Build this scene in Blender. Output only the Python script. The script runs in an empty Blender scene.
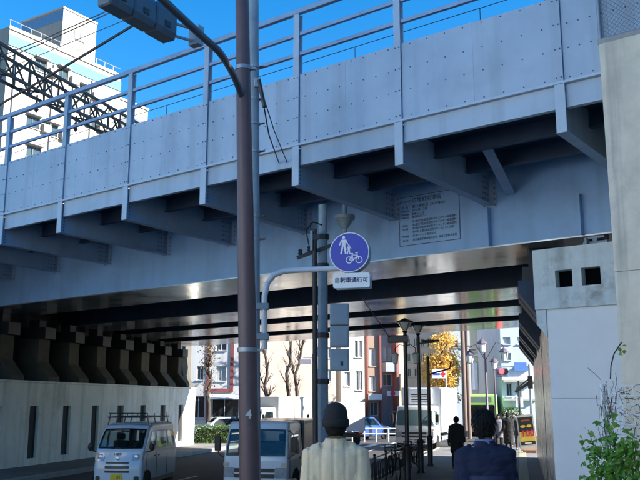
import bpy, bmesh, math, random
import numpy as np
from mathutils import Vector, Matrix, noise
PI = math.pi
random.seed(7)
S = bpy.context.scene
COL = S.collection

# ------------------------------------------------------------------ camera
FPX, HZ, EYE = 830.0, 402.0, 1.8          # focal length in photo pixels, horizon row, eye height
PITCH = math.atan((HZ - 240) / FPX)
cam_d = bpy.data.cameras.new('camera'); cam = bpy.data.objects.new('camera', cam_d); COL.objects.link(cam)
cam_d.sensor_width = 36; cam_d.lens = FPX / 640 * 36; cam_d.clip_end = 3000; cam_d.clip_start = 0.05
cam.location = (0, 0, EYE); cam.rotation_euler = (PI / 2 + PITCH, 0, 0)
S.camera = cam
S.render.resolution_x, S.render.resolution_y = 1024, 768

# ------------------------------------------------------------------ sky, sun, exposure
SUN_AZ, SUN_EL = math.radians(-16), math.radians(30)      # azimuth from +X towards +Y
w = bpy.data.worlds.new('World'); S.world = w; w.use_nodes = True
nt = w.node_tree
sky = nt.nodes.new('ShaderNodeTexSky'); sky.sky_type = 'NISHITA'; sky.sun_disc = False
sky.sun_elevation = SUN_EL; sky.sun_rotation = PI / 2 - SUN_AZ
sky.altitude = 0; sky.air_density = 1.25; sky.dust_density = 0.0; sky.ozone_density = 6.0
bg = nt.nodes['Background']; bg.inputs['Strength'].default_value = 0.074
hs_ = nt.nodes.new('ShaderNodeHueSaturation'); hs_.inputs['Saturation'].default_value = 1.3
nt.links.new(sky.outputs['Color'], hs_.inputs['Color']); nt.links.new(hs_.outputs['Color'], bg.inputs['Color'])
sd = bpy.data.lights.new('sun', 'SUN'); sd.energy = 5.0; sd.angle = math.radians(0.5); sd.color = (1.0, 0.93, 0.82)
sun = bpy.data.objects.new('sun', sd); COL.objects.link(sun)
sdir = Vector((math.cos(SUN_AZ) * math.cos(SUN_EL), math.sin(SUN_AZ) * math.cos(SUN_EL), math.sin(SUN_EL)))
sun.location = (40, -15, 40); sun.rotation_euler = sdir.to_track_quat('Z', 'Y').to_euler()
S.view_settings.view_transform = 'Standard'; S.view_settings.look = 'None'
S.view_settings.gamma = 1.0; S.view_settings.exposure = 1.82
S.view_settings.use_curve_mapping = False
S.render.engine = 'CYCLES'

# ------------------------------------------------------------------ geometry of the place
def ray(x, y):
    a = (x - 320) / FPX; b = (240 - y) / FPX
    d = Vector((a, math.cos(PITCH) - b * math.sin(PITCH), math.sin(PITCH) + b * math.cos(PITCH)))
    return d / d.y
def W(x, y, D): return Vector((0, 0, EYE)) + ray(x, y) * D          # point at distance D along the street
def onZ(x, y, z):
    d = ray(x, y); return Vector((0, 0, EYE)) + d * ((z - EYE) / d.z)
U = Vector((-1110, math.hypot(FPX, HZ - 240), 0)).normalized()          # along the bridge, to the left
N = Vector((U.y, -U.x, 0))                                              # across the bridge, away
R = Vector((200, math.hypot(FPX, HZ - 240), 0)).normalized()            # along the road, away
RL = Vector((-R.y, R.x, 0))                                             # road left
BROT = math.atan2(-U.y, -U.x); RROT = math.atan2(R.y, R.x) - PI / 2
def AB(a, b, z=0): v = U * a + N * b; v.z = z; return v
def gz(y):
    t = min(1, max(0, (y - 6) / 16)); return -0.5 * t * t * (3 - 2 * t)
ROADZ = -0.15
def fence_x(y): return 1.17 + 0.2365 * (y - 22)
def kerb_x(y): return fence_x(y) - 0.35
def rwall_x(y): return 4.51 + 0.2365 * (y - 16.36)
def lwall_x(y): return -11.2 + 0.2365 * (y - 29.5)

# ------------------------------------------------------------------ materials
def lin(h):
    h = h.lstrip('#'); c = [int(h[i:i + 2], 16) / 255 for i in (0, 2, 4)]
    return tuple(x / 12.92 if x < .04045 else ((x + .055) / 1.055) ** 2.4 for x in c)
MATS = {}
def mat(name, col, rough=0.6, var=0.12, scale=3.0, metal=0.0, bump=0.0, bscale=40.0, streak=0.0, dirt=None,
        dirt_amt=0.3, spec=0.5, coat=0.0, trans=0.0, emit=None, estr=0.0, rvar=0.0, stretch=(1, 1, 1), obj_rand=0.0, tl=0.0):
    if name in MATS: return MATS[name]
    if isinstance(col, str): col = lin(col)
    m = bpy.data.materials.new(name); m.use_nodes = True; MATS[name] = m
    t = m.node_tree; n = t.nodes; L = t.links
    b = n['Principled BSDF']
    b.inputs['Roughness'].default_value = rough; b.inputs['Metallic'].default_value = metal
    b.inputs['Specular IOR Level'].default_value = spec; b.inputs['Coat Weight'].default_value = coat
    b.inputs['Coat Roughness'].default_value = 0.08
    b.inputs['Transmission Weight'].default_value = trans
    tc = n.new('ShaderNodeTexCoord'); mp = n.new('ShaderNodeMapping'); mp.inputs['Scale'].default_value = stretch
    L.new(tc.outputs['Object'], mp.inputs['Vector'])
    nz = n.new('ShaderNodeTexNoise'); nz.inputs['Scale'].default_value = scale; nz.inputs['Detail'].default_value = 6
    nz.inputs['Roughness'].default_value = 0.62; L.new(mp.outputs['Vector'], nz.inputs['Vector'])
    mr = n.new('ShaderNodeMapRange'); mr.inputs['From Min'].default_value = .3; mr.inputs['From Max'].default_value = .7
    mr.inputs['To Min'].default_value = 1 - var; mr.inputs['To Max'].default_value = 1 + var
    L.new(nz.outputs['Fac'], mr.inputs['Value'])
    mx = n.new('ShaderNodeMix'); mx.data_type = 'RGBA'; mx.blend_type = 'MULTIPLY'; mx.inputs['Factor'].default_value = 1
    mx.inputs['A'].default_value = (*col, 1); L.new(mr.outputs['Result'], mx.inputs['B'])
    out = mx.outputs['Result']
    if streak > 0:
        mp2 = n.new('ShaderNodeMapping'); mp2.inputs['Scale'].default_value = (1.7, 1.7, 0.10); L.new(tc.outputs['Object'], mp2.inputs['Vector'])
        n2 = n.new('ShaderNodeTexNoise'); n2.inputs['Scale'].default_value = 1.6; n2.inputs['Detail'].default_value = 5; L.new(mp2.outputs['Vector'], n2.inputs['Vector'])
        r2 = n.new('ShaderNodeMapRange'); r2.inputs['From Min'].default_value = .5; r2.inputs['From Max'].default_value = .72
        r2.inputs['To Min'].default_value = 0; r2.inputs['To Max'].default_value = streak; L.new(n2.outputs['Fac'], r2.inputs['Value'])
        m2 = n.new('ShaderNodeMix'); m2.data_type = 'RGBA'; L.new(r2.outputs['Result'], m2.inputs['Factor']); L.new(out, m2.inputs['A'])
        dc = dirt if dirt else tuple(c * .35 for c in col)
        if isinstance(dc, str): dc = lin(dc)
        m2.inputs['B'].default_value = (*dc, 1); out = m2.outputs['Result']
    if dirt is not None and dirt_amt > 0:
        dc = lin(dirt) if isinstance(dirt, str) else dirt
        n3 = n.new('ShaderNodeTexNoise'); n3.inputs['Scale'].default_value = scale * .45; n3.inputs['Detail'].default_value = 8; n3.inputs['Roughness'].default_value = .7
        L.new(tc.outputs['Object'], n3.inputs['Vector'])
        r3 = n.new('ShaderNodeMapRange'); r3.inputs['From Min'].default_value = .52; r3.inputs['From Max'].default_value = .75
        r3.inputs['To Max'].default_value = dirt_amt; L.new(n3.outputs['Fac'], r3.inputs['Value'])
        m3 = n.new('ShaderNodeMix'); m3.data_type = 'RGBA'; L.new(r3.outputs['Result'], m3.inputs['Factor']); L.new(out, m3.inputs['A'])
        m3.inputs['B'].default_value = (*dc, 1); out = m3.outputs['Result']
    if obj_rand > 0:
        oi = n.new('ShaderNodeObjectInfo'); ro = n.new('ShaderNodeMapRange'); ro.inputs['To Min'].default_value = 1 - obj_rand; ro.inputs['To Max'].default_value = 1 + obj_rand
        L.new(oi.outputs['Random'], ro.inputs['Value'])
        m4 = n.new('ShaderNodeMix'); m4.data_type = 'RGBA'; m4.blend_type = 'MULTIPLY'; m4.inputs['Factor'].default_value = 1
        L.new(out, m4.inputs['A']); L.new(ro.outputs['Result'], m4.inputs['B']); out = m4.outputs['Result']
    L.new(out, b.inputs['Base Color'])
    if rvar > 0:
        rr = n.new('ShaderNodeMapRange'); rr.inputs['From Min'].default_value = .3; rr.inputs['From Max'].default_value = .7
        rr.inputs['To Min'].default_value = max(.02, rough - rvar); rr.inputs['To Max'].default_value = rough + rvar
        L.new(nz.outputs['Fac'], rr.inputs['Value']); L.new(rr.outputs['Result'], b.inputs['Roughness'])
    if bump > 0:
        nb = n.new('ShaderNodeTexNoise'); nb.inputs['Scale'].default_value = bscale; nb.inputs['Detail'].default_value = 4
        L.new(tc.outputs['Object'], nb.inputs['Vector'])
        bp = n.new('ShaderNodeBump'); bp.inputs['Strength'].default_value = bump; bp.inputs['Distance'].default_value = .02
        L.new(nb.outputs['Fac'], bp.inputs['Height']); L.new(bp.outputs['Normal'], b.inputs['Normal'])
    if emit is not None:
        e = lin(emit) if isinstance(emit, str) else emit
        b.inputs['Emission Color'].default_value = (*e, 1); b.inputs['Emission Strength'].default_value = estr
    if tl > 0:
        tr = n.new('ShaderNodeBsdfTranslucent'); L.new(out, tr.inputs['Color'])
        ms = n.new('ShaderNodeMixShader'); ms.inputs['Fac'].default_value = tl
        L.new(b.outputs['BSDF'], ms.inputs[1]); L.new(tr.outputs['BSDF'], ms.inputs[2])
        L.new(ms.outputs['Shader'], n['Material Output'].inputs['Surface'])
    return m

# ------------------------------------------------------------------ mesh builder
class MB:
    def __init__(s): s.v = []; s.f = []
    def add(s, vs, fs):
        o = len(s.v); s.v += [tuple(v) for v in vs]; s.f += [tuple(i + o for i in f) for f in fs]; return s
    def box(s, x0, x1, y0, y1, z0, z1, M=None):
        vs = [Vector((x, y, z)) for x in (x0, x1) for y in (y0, y1) for z in (z0, z1)]
        if M is not None: vs = [M @ v for v in vs]
        return s.add(vs, [(0, 1, 3, 2), (4, 6, 7, 5), (0, 4, 5, 1), (2, 3, 7, 6), (0, 2, 6, 4), (1, 5, 7, 3)])
    def bar(s, p0, p1, wd, ht, up=Vector((0, 0, 1))):
        p0 = Vector(p0); p1 = Vector(p1); d = (p1 - p0).normalized(); sd = d.cross(up)
        if sd.length < 1e-4: sd = d.cross(Vector((0, 1, 0)))
        sd.normalize(); upv = sd.cross(d).normalized()
        vs = []
        for p in (p0, p1):
            for a, b in ((-1, -1), (1, -1), (1, 1), (-1, 1)): vs.append(p + sd * a * wd / 2 + upv * b * ht / 2)
        return s.add(vs, [(3, 2, 1, 0), (4, 5, 6, 7), (0, 1, 5, 4), (1, 2, 6, 5), (2, 3, 7, 6), (3, 0, 4, 7)])
    def tube(s, path, r, n=8, cap=True):
        path = [Vector(p) for p in path]; k = len(path)
        rs = r if isinstance(r, (list, tuple)) else [r] * k
        rings = []; prev = None
        for i, p in enumerate(path):
            d = (path[min(i + 1, k - 1)] - path[max(i - 1, 0)])
            if d.length < 1e-9: d = Vector((0, 0, 1))
            d.normalize()
            if prev is None:
                a = d.cross(Vector((0, 0, 1)));
                if a.length < 1e-3: a = d.cross(Vector((1, 0, 0)))
            else: a = prev - d * prev.dot(d)
            a.normalize(); prev = a; b = d.cross(a)
            rr = rs[i]; rx, ry = rr if isinstance(rr, tuple) else (rr, rr)
            rings.append([p + a * math.cos(2 * PI * j / n) * rx + b * math.sin(2 * PI * j / n) * ry for j in range(n)])
        vs = [v for g in rings for v in g]; fs = []
        for i in range(k - 1):
            for j in range(n):
                fs.append((i * n + j, i * n + (j + 1) % n, (i + 1) * n + (j + 1) % n, (i + 1) * n + j))
        if cap: fs.append(tuple(range(n - 1, -1, -1))); fs.append(tuple((k - 1) * n + j for j in range(n)))
        return s.add(vs, fs)
    def cyl(s, p0, p1, r0, r1=None, n=16): return s.tube([p0, p1], [r0, r0 if r1 is None else r1], n)
    def lathe(s, prof, c=(0, 0, 0), axis='Z', n=20, cap=True):
        c = Vector(c); vs = []; fs = []
        for (r, h) in prof:
            for j in range(n):
                a = 2 * PI * j / n; x, y = r * math.cos(a), r * math.sin(a)
                v = {'Z': (x, y, h), 'Y': (x, h, -y), 'X': (h, x, y)}[axis]
                vs.append(c + Vector(v))
        k = len(prof)
        for i in range(k - 1):
            for j in range(n): fs.append((i * n + j, i * n + (j + 1) % n, (i + 1) * n + (j + 1) % n, (i + 1) * n + j))
        if cap: fs.append(tuple(range(n - 1, -1, -1))); fs.append(tuple((k - 1) * n + j for j in range(n)))
        return s.add(vs, fs)
    def prism(s, poly, lo, hi, axis='Z'):
        k = len(poly); vs = []
        for h in (lo, hi):
            for p in poly:
                vs.append({'Z': (p[0], p[1], h), 'X': (h, p[0], p[1]), 'Y': (p[0], h, p[1])}[axis])
        fs = [tuple(range(k - 1, -1, -1)), tuple(range(k, 2 * k))] + [(i, (i + 1) % k, k + (i + 1) % k, k + i) for i in range(k)]
        return s.add(vs, fs)
    def loft(s, rings, cap=True):
        n = len(rings[0]); vs = [v for g in rings for v in g]; fs = []
        for i in range(len(rings) - 1):
            for j in range(n): fs.append((i * n + j, i * n + (j + 1) % n, (i + 1) * n + (j + 1) % n, (i + 1) * n + j))
        if cap: fs.append(tuple(range(n - 1, -1, -1))); fs.append(tuple((len(rings) - 1) * n + j for j in range(n)))
        return s.add(vs, fs)
    def sphere(s, c, r, nu=16, nv=10):
        c = Vector(c); r = r if isinstance(r, (tuple, list)) else (r, r, r)
        vs = [c + Vector((0, 0, -r[2]))]
        for i in range(1, nv):
            th = -PI / 2 + PI * i / nv
            for j in range(nu): ph = 2 * PI * j / nu; vs.append(c + Vector((r[0] * math.cos(th) * math.cos(ph), r[1] * math.cos(th) * math.sin(ph), r[2] * math.sin(th))))
        vs.append(c + Vector((0, 0, r[2]))); fs = []
        for j in range(nu): fs.append((0, 1 + (j + 1) % nu, 1 + j))
        for i in range(nv - 2):
            for j in range(nu): a = 1 + i * nu; fs.append((a + j, a + (j + 1) % nu, a + nu + (j + 1) % nu, a + nu + j))
        top = len(vs) - 1; a = 1 + (nv - 2) * nu
        for j in range(nu): fs.append((a + j, a + (j + 1) % nu, top))
        return s.add(vs, fs)
    def mesh(s, name, fix=True, smooth=None):
        me = bpy.data.meshes.new(name); me.from_pydata(s.v, [], s.f)
        if fix:
            bm = bmesh.new(); bm.from_mesh(me); bmesh.ops.recalc_face_normals(bm, faces=bm.faces); bm.to_mesh(me); bm.free()
        if smooth is not None:
            me.shade_smooth(); me.set_sharp_from_angle(angle=math.radians(smooth))
        me.update(); return me
    def build(s, name, m, parent=None, bevel=0, smooth=None, fix=True, seg=2):
        return link(name, s.mesh(name, fix, smooth), m, parent, bevel, seg)
def link(name, me, m, parent=None, bevel=0, seg=2):
    if m is not None: me.materials.clear(); me.materials.append(m)
    o = bpy.data.objects.new(name, me); COL.objects.link(o)
    if parent is not None: o.parent = parent
    if bevel:
        b = o.modifiers.new('bevel', 'BEVEL'); b.width = bevel; b.segments = seg; b.limit_method = 'ANGLE'; b.angle_limit = math.radians(40)
    return o
def tag(o, label=None, cat=None, group=None, kind=None):
    if label: o['label'] = label
    if cat: o['category'] = cat
    if group: o['group'] = group
    if kind: o['kind'] = kind
    return o
def thing(name, label, cat, loc=(0, 0, 0), rotz=0, group=None):
    o = bpy.data.objects.new(name, None); COL.objects.link(o); o.empty_display_size = .3
    o.location = loc; o.rotation_euler = (0, 0, rotz)
    return tag(o, label, cat, group)
def copy_part(o, parent, loc=None, rot=None):
    c = o.copy(); COL.objects.link(c); c.parent = parent
    if loc is not None: c.location = loc
    if rot is not None: c.rotation_euler = rot
    return c
def copy_tree(o, parent=None):
    c = o.copy(); COL.objects.link(c); c.parent = parent
    for ch in list(o.children): copy_tree(ch, c)
    return c
def text(body, size, m, name, parent, M, depth=0.002, align='CENTER', bold=0.0):
    cu = bpy.data.curves.new('lettering', 'FONT'); cu.body = body; cu.size = size; cu.extrude = depth; cu.align_x = align; cu.align_y = 'CENTER'
    cu.offset = bold; cu.resolution_u = 2
    t = bpy.data.objects.new('lettering', cu); COL.objects.link(t)
    bpy.context.view_layer.update()
    me = bpy.data.meshes.new_from_object(t.evaluated_get(bpy.context.evaluated_depsgraph_get()))
    bpy.data.objects.remove(t); bpy.data.curves.remove(cu)
    me.transform(M); return link(name, me, m, parent)
def facing(loc, right, up):      # matrix for lettering: +x right, +y up, looking at the viewer
    r = Vector(right).normalized(); u_ = Vector(up).normalized(); nn = r.cross(u_)
    M = Matrix((r, u_, nn)).transposed().to_4x4(); M.translation = Vector(loc); return M
FRONT = lambda x, y, z: facing((x, y, z), (1, 0, 0), (0, 0, 1))    # on a face that looks to -Y
def rounded(w_, h_, r, n=5):
    pts = []
    for cx, cy, a0 in ((w_ / 2 - r, h_ / 2 - r, 0), (-w_ / 2 + r, h_ / 2 - r, 90), (-w_ / 2 + r, -h_ / 2 + r, 180), (w_ / 2 - r, -h_ / 2 + r, 270)):
        for i in range(n + 1): a = math.radians(a0 + 90 * i / n); pts.append((cx + r * math.cos(a), cy + r * math.sin(a)))
    return pts

PAINT = mat('bridge paint', (.41, .50, .61), .42, .08, 1.3, streak=.34, dirt=(.20, .22, .25), dirt_amt=.28, rvar=.08, obj_rand=.05, bump=.05, bscale=6)
PAINT_L = mat('bridge paint pale', (.48, .56, .66), .42, .06, 2, streak=.12, dirt=(.25, .27, .32), dirt_amt=.15)
PAINT_D = mat('bridge paint dull', (.29, .41, .58), .45, .10, 1.5, streak=.2, dirt=(.10, .12, .16), dirt_amt=.3)
SOFFIT = mat('glossy soffit paint', (.42, .43, .44), .16, .14, .8, rvar=.07, metal=.55, dirt=(.10, .09, .08), dirt_amt=.3, bump=.015, bscale=1.2, spec=.8)
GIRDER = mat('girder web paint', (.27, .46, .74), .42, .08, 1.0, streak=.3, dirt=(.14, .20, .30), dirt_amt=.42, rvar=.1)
STEEL = mat('galvanised steel', (.33, .36, .39), .45, .1, 8, metal=.6)
BLACK = mat('black paint', (.012, .012, .014), .38, .1, 5)
DARK = mat('dark iron', (.03, .032, .036), .5, .2, 5)
RUBBER = mat('tyre rubber', (.018, .018, .018), .85, .1, 10)
GLASS = mat('dark car glass', (.006, .009, .011), .05, .05, 3, spec=.35)
CLEAR = mat('tinted windscreen glass', (.80, .88, .88), .02, .02, 2, trans=1.0)
DKSTEEL = mat('shade-dark steel', (.028, .052, .10), .55, .25, 2, dirt=(.02, .02, .02), dirt_amt=.5)  # darkened copy of the bridge steel, under-bridge shade put into the colour
WHITEP = mat('white paint', (.72, .73, .74), .35, .05, 3)
CONC = mat('stained concrete', (.36, .35, .32), .8, .16, 1.4, bump=.25, bscale=30, streak=.5, dirt=(.12, .115, .10), dirt_amt=.5)
CHROME = mat('bright metal', (.75, .75, .76), .18, .03, 4, metal=1)
# ================================================================== GROUND
def sheet(name, xl, xr, y0, y1, dz, m, ny=None, kind='structure', parent=None, nx=1):
    ny = ny or max(2, int((y1 - y0) / 1.5)); mb = MB(); vs = []; fs = []
    for i in range(ny + 1):
        y = y0 + (y1 - y0) * i / ny; a, b = xl(y), xr(y)
        for k in range(nx + 1): vs.append((a + (b - a) * k / nx, y, gz(y) + dz))
    for i in range(ny):
        for k in range(nx): q = i * (nx + 1) + k; fs.append((q, q + 1, q + nx + 2, q + nx + 1))
    o = mb.add(vs, fs).build(name, m, parent, fix=False)
    if kind: tag(o, kind=kind)
    return o
ASPH = mat('asphalt', (.055, .055, .057), .78, .22, 2.2, bump=.35, bscale=160, dirt=(.10, .10, .10), dirt_amt=.4, rvar=.1)
PAVE = bpy.data.materials.new('block paving'); PAVE.use_nodes = True
_n = PAVE.node_tree.nodes; _l = PAVE.node_tree.links; _b = _n['Principled BSDF']
_tc = _n.new('ShaderNodeTexCoord'); _br = _n.new('ShaderNodeTexBrick'); _br.inputs['Scale'].default_value = 1
_br.inputs['Brick Width'].default_value = .2; _br.inputs['Row Height'].default_value = .1; _br.inputs['Mortar Size'].default_value = .006
_br.inputs['Color1'].default_value = (.30, .29, .28, 1); _br.inputs['Color2'].default_value = (.24, .24, .245, 1); _br.inputs['Mortar'].default_value = (.07, .07, .07, 1)
_l.new(_tc.outputs['Object'], _br.inputs['Vector']); _nz = _n.new('ShaderNodeTexNoise'); _nz.inputs['Scale'].default_value = .7; _nz.inputs['Detail'].default_value = 8
_l.new(_tc.outputs['Object'], _nz.inputs['Vector']); _mx = _n.new('ShaderNodeMix'); _mx.data_type = 'RGBA'; _mx.blend_type = 'MULTIPLY'; _mx.inputs['Factor'].default_value = .6
_l.new(_br.outputs['Color'], _mx.inputs['A']); _l.new(_nz.outputs['Fac'], _mx.inputs['B']); _l.new(_mx.outputs['Result'], _b.inputs['Base Color']); _b.inputs['Roughness'].default_value = .75
_bp = _n.new('ShaderNodeBump'); _bp.inputs['Distance'].default_value = .004; _bp.inputs['Strength'].default_value = .5; _l.new(_br.outputs['Fac'], _bp.inputs['Height']); _bp.invert = True; _l.new(_bp.outputs['Normal'], _b.inputs['Normal'])
KERB = mat('kerb concrete', (.34, .33, .31), .8, .2, 4, bump=.2, bscale=60)
LINEW = mat('road line paint', (.62, .62, .60), .6, .15, 8, dirt=(.12, .12, .12), dirt_amt=.5)

vs = []; fs = []; ys = [-400, -60, -10] + [4 + i for i in range(0, 22)] + [40, 80, 200, 900]; xs = [-700, -40, 0, 40, 700]
for y in ys:
    for x in xs: vs.append((x, y, gz(y) + ROADZ))
for i in range(len(ys) - 1):
    for k in range(len(xs) - 1): q = i * len(xs) + k; fs.append((q, q + 1, q + 1 + len(xs), q + len(xs)))
tag(MB().add(vs, fs).build('ground', ASPH, fix=False), kind='structure')
def raised(name, xl, xr, y0, y1):      # a pavement with its kerb
    o = sheet(name, xl, xr, y0, y1, 0, PAVE)
    return o
side_r = raised('pavement_right', lambda y: kerb_x(y) + .16, lambda y: rwall_x(y) + (0.02 if y > 16 else 6), -12, 44)
side_l = raised('pavement_left', lambda y: lwall_x(y) - (.5 if 14 < y < 48 else 6), lambda y: lwall_x(y) + 2.5, -12, 52)
def kerb(parent, xf, y0, y1, inner):
    mb = MB(); n = int((y1 - y0) / 2)
    rings = []
    for i in range(n + 1):
        y = y0 + (y1 - y0) * i / n; x = xf(y); z = gz(y)
        rings.append([Vector((x, y, z - .16)), Vector((x, y, z - .02)), Vector((x + inner * .02, y, z + .004)), Vector((x + inner * .17, y, z + .004)), Vector((x + inner * .17, y, z - .16))])
    mb.loft(rings); return mb.build('kerb', KERB, parent)
kerb(side_r, kerb_x, -12, 44, 1); kerb(side_l, lambda y: lwall_x(y) + 2.67, -12, 52, -1)
# far pavements past the crossing
sheet('pavement_far', lambda y: -60, lambda y: 60, 62, 76, ROADZ + .12, PAVE, ny=4)
# tactile guide tiles
TACT = mat('tactile tile', (.42, .40, .30), .7, .15, 6, dirt=(.2, .19, .17), dirt_amt=.5)
tb = MB(); tb.box(-.148, .148, -.148, .148, 0, .008)
for k in range(4): tb.box(-.115 + k * .068, -.088 + k * .068, -.135, .135, .008, .014)
tme = tb.mesh('tactile_tile')
y = 16.0
while y < 43:
    o = link('tactile_tile', tme, TACT, side_r)
    o.location = (rwall_x(y) - .62, y, gz(y) + .003); o.rotation_euler = (0, 0, RROT); y += .306
# road lines
for nm, off in (('lane_line', 3.4), ('lane_line', 6.6)):
    y = 2.0
    while y < 58:
        sheet(nm, lambda q: kerb_x(q) - off - .06, lambda q: kerb_x(q) - off + .06, y, y + 3, ROADZ + .004, LINEW, 3, kind='structure'); y += 8
sheet('edge_line', lambda q: kerb_x(q) - .55, lambda q: kerb_x(q) - .42, -5, 44, ROADZ + .004, LINEW)
for k in range(9):
    sheet('crossing_stripe', lambda q, k=k: kerb_x(q) - 1.2 - k * .95 - .45, lambda q, k=k: kerb_x(q) - 1.2 - k * .95, 47.5, 51, ROADZ + .004, LINEW, 2)

# ================================================================== BRIDGE
A0, B0 = 15.0, 16.0
ORG = AB(A0, B0, 0)
bridge = thing('railway_bridge', 'blue-grey painted steel railway bridge with cantilevered walkway crossing over the road', 'bridge', ORG, BROT)
def L(a, b, z): return Vector((A0 - a, b - B0, z))
def bbox(mb, a0, a1, b0, b1, z0, z1): return mb.box(A0 - a0, A0 - a1, b0 - B0, b1 - B0, z0, z1)
AL, AR = 36.0, 3.0                       # left and right end of the steel
GB, TB = 15.95, 12.34                    # girder web, walkway edge
GZ = 5.0
# main girders: boxes whose glossy undersides show as bright bands
bands = [(15.95, 18.3), (22.1, 24.6), (26.5, 29.2), (31.2, 34.2)]
for i, (b0, b1) in enumerate(bands):
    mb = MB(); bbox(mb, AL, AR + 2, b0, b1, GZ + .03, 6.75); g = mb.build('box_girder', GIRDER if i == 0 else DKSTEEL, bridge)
    mb = MB(); bbox(mb, AL, AR + 2, b0 - .06, b1 + .06, GZ, GZ + .028)
    mb.build('bottom_flange', SOFFIT, g)
# deck over the gaps, cross frames
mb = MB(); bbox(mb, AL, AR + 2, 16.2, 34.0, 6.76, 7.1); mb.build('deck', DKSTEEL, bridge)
for b0, b1 in ((18.3, 22.1), (24.6, 26.5), (29.2, 31.2)):
    a = AR + 3.5
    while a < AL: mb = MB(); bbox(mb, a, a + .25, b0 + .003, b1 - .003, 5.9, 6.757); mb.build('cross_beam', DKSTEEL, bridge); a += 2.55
mb = MB(); bbox(mb, AL, AR, 33.9, 34.0, 7.11, 8.3); mb.build('far_parapet', PAINT, bridge)
# ballast and rails
mb = MB(); bbox(mb, AL, AR, 16.4, 33.8, 7.102, 7.4); mb.build('ballast', mat('ballast', (.16, .14, .12), .9, .3, 6, bump=.6, bscale=30), bridge)
for b in (17.2, 18.3, 22.6, 23.7, 27.1, 28.2, 31.8, 32.9):
    mb = MB(); bbox(mb, AL, AR, b - .035, b + .035, 7.402, 7.56); mb.build('rail', mat('rail steel', (.2, .13, .09), .5, .2, 5, metal=.6), bridge)
# walkway
posts = [30.45, 27.9, 25.35, 22.82, 20.27, 17.65, 15.13, 12.55, 9.98, 7.58, 4.56]
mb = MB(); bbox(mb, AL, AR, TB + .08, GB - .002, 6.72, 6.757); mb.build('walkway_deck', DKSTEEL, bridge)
for b in (13.6, 14.9):
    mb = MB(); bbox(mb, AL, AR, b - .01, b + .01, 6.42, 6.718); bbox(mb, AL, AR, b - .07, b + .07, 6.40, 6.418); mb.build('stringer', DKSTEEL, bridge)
mb = MB(); bbox(mb, AL, AR, TB - .06, TB + .12, 6.79, 6.83); mb.build('walkway_ledge', PAINT_L, bridge)
bolt = MB().lathe([(.022, 0), (.022, -.012), (.012, -.018)], axis='Y', n=6).mesh('bolt')
def bolts(pts, parent, name='bolts', ax='Y', r=.021):
    mb = MB()
    for (x, y_, z) in pts:
        if ax == 'Y': mb.lathe([(r, 0), (r, -.012), (r * .5, -.02)], (x, y_, z), 'Y', 6)
        else: mb.lathe([(r, 0), (r, .012), (r * .5, .02)], (x, y_, z), 'X', 6)
    return tag(mb.build(name, BOLT, parent), kind='stuff')
BOLT = mat('bolt heads', (.16, .20, .27), .5, .2, 9)
edges = [AL] + posts + [AR]
for i in range(len(edges) - 1):
    a1, a0 = edges[i], edges[i + 1]
    l0 = a0 + (.075 if a0 in posts else 0); l1 = a1 - (.075 if a1 in posts else 0)
    # fascia beam (channel) below the ledge
    mb = MB(); bbox(mb, l1, l0, TB + .02, TB + .04, 6.40, 6.786); bbox(mb, l1, l0, TB + .041, TB + .12, 6.40, 6.416); mb.build('fascia_beam', PAINT, bridge)
    # barrier panels: two sheets per bay with a butt joint
    mid = (l0 + l1) / 2
    for (p0, p1) in ((l1, mid + .0012), (mid - .0012, l0)):
        mb = MB(); bbox(mb, p1, p0, TB - .006, TB + .006, 6.835, 8.3 + random.uniform(-.004, .004)); pn = mb.build('barrier_panel', PAINT, bridge)
        pts = []; n = 4
        for k in range(n):
            a = p0 + (p1 - p0) * (k + .5) / n
            for z in (6.89, 7.38, 7.80, 8.25): pts.append(L(a, TB - .006, z))
        bolts(pts, pn, r=.0125)
    mb = MB(); bbox(mb, mid + .06, mid - .06, TB + .007, TB + .02, 6.835, 8.28); mb.build('joint_strip', PAINT, bridge)  # unseen backing added to stop sun leaking through the butt joint
    for z, hgt in ((8.74, .07), (9.17, .07)):
        mb = MB(); bbox(mb, l1 - .002, l0 + .002, TB - .02, TB + .05, z - hgt / 2, z + hgt / 2); mb.build('guard_rail', PAINT_D, bridge)
    mb = MB(); bbox(mb, l1 + (.075 if a1 in posts else 0), l0 - (.075 if a0 in posts else 0), TB - .055, TB + .055, 9.612, 9.72); mb.build('top_rail', PAINT_D, bridge, bevel=.012)
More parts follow.
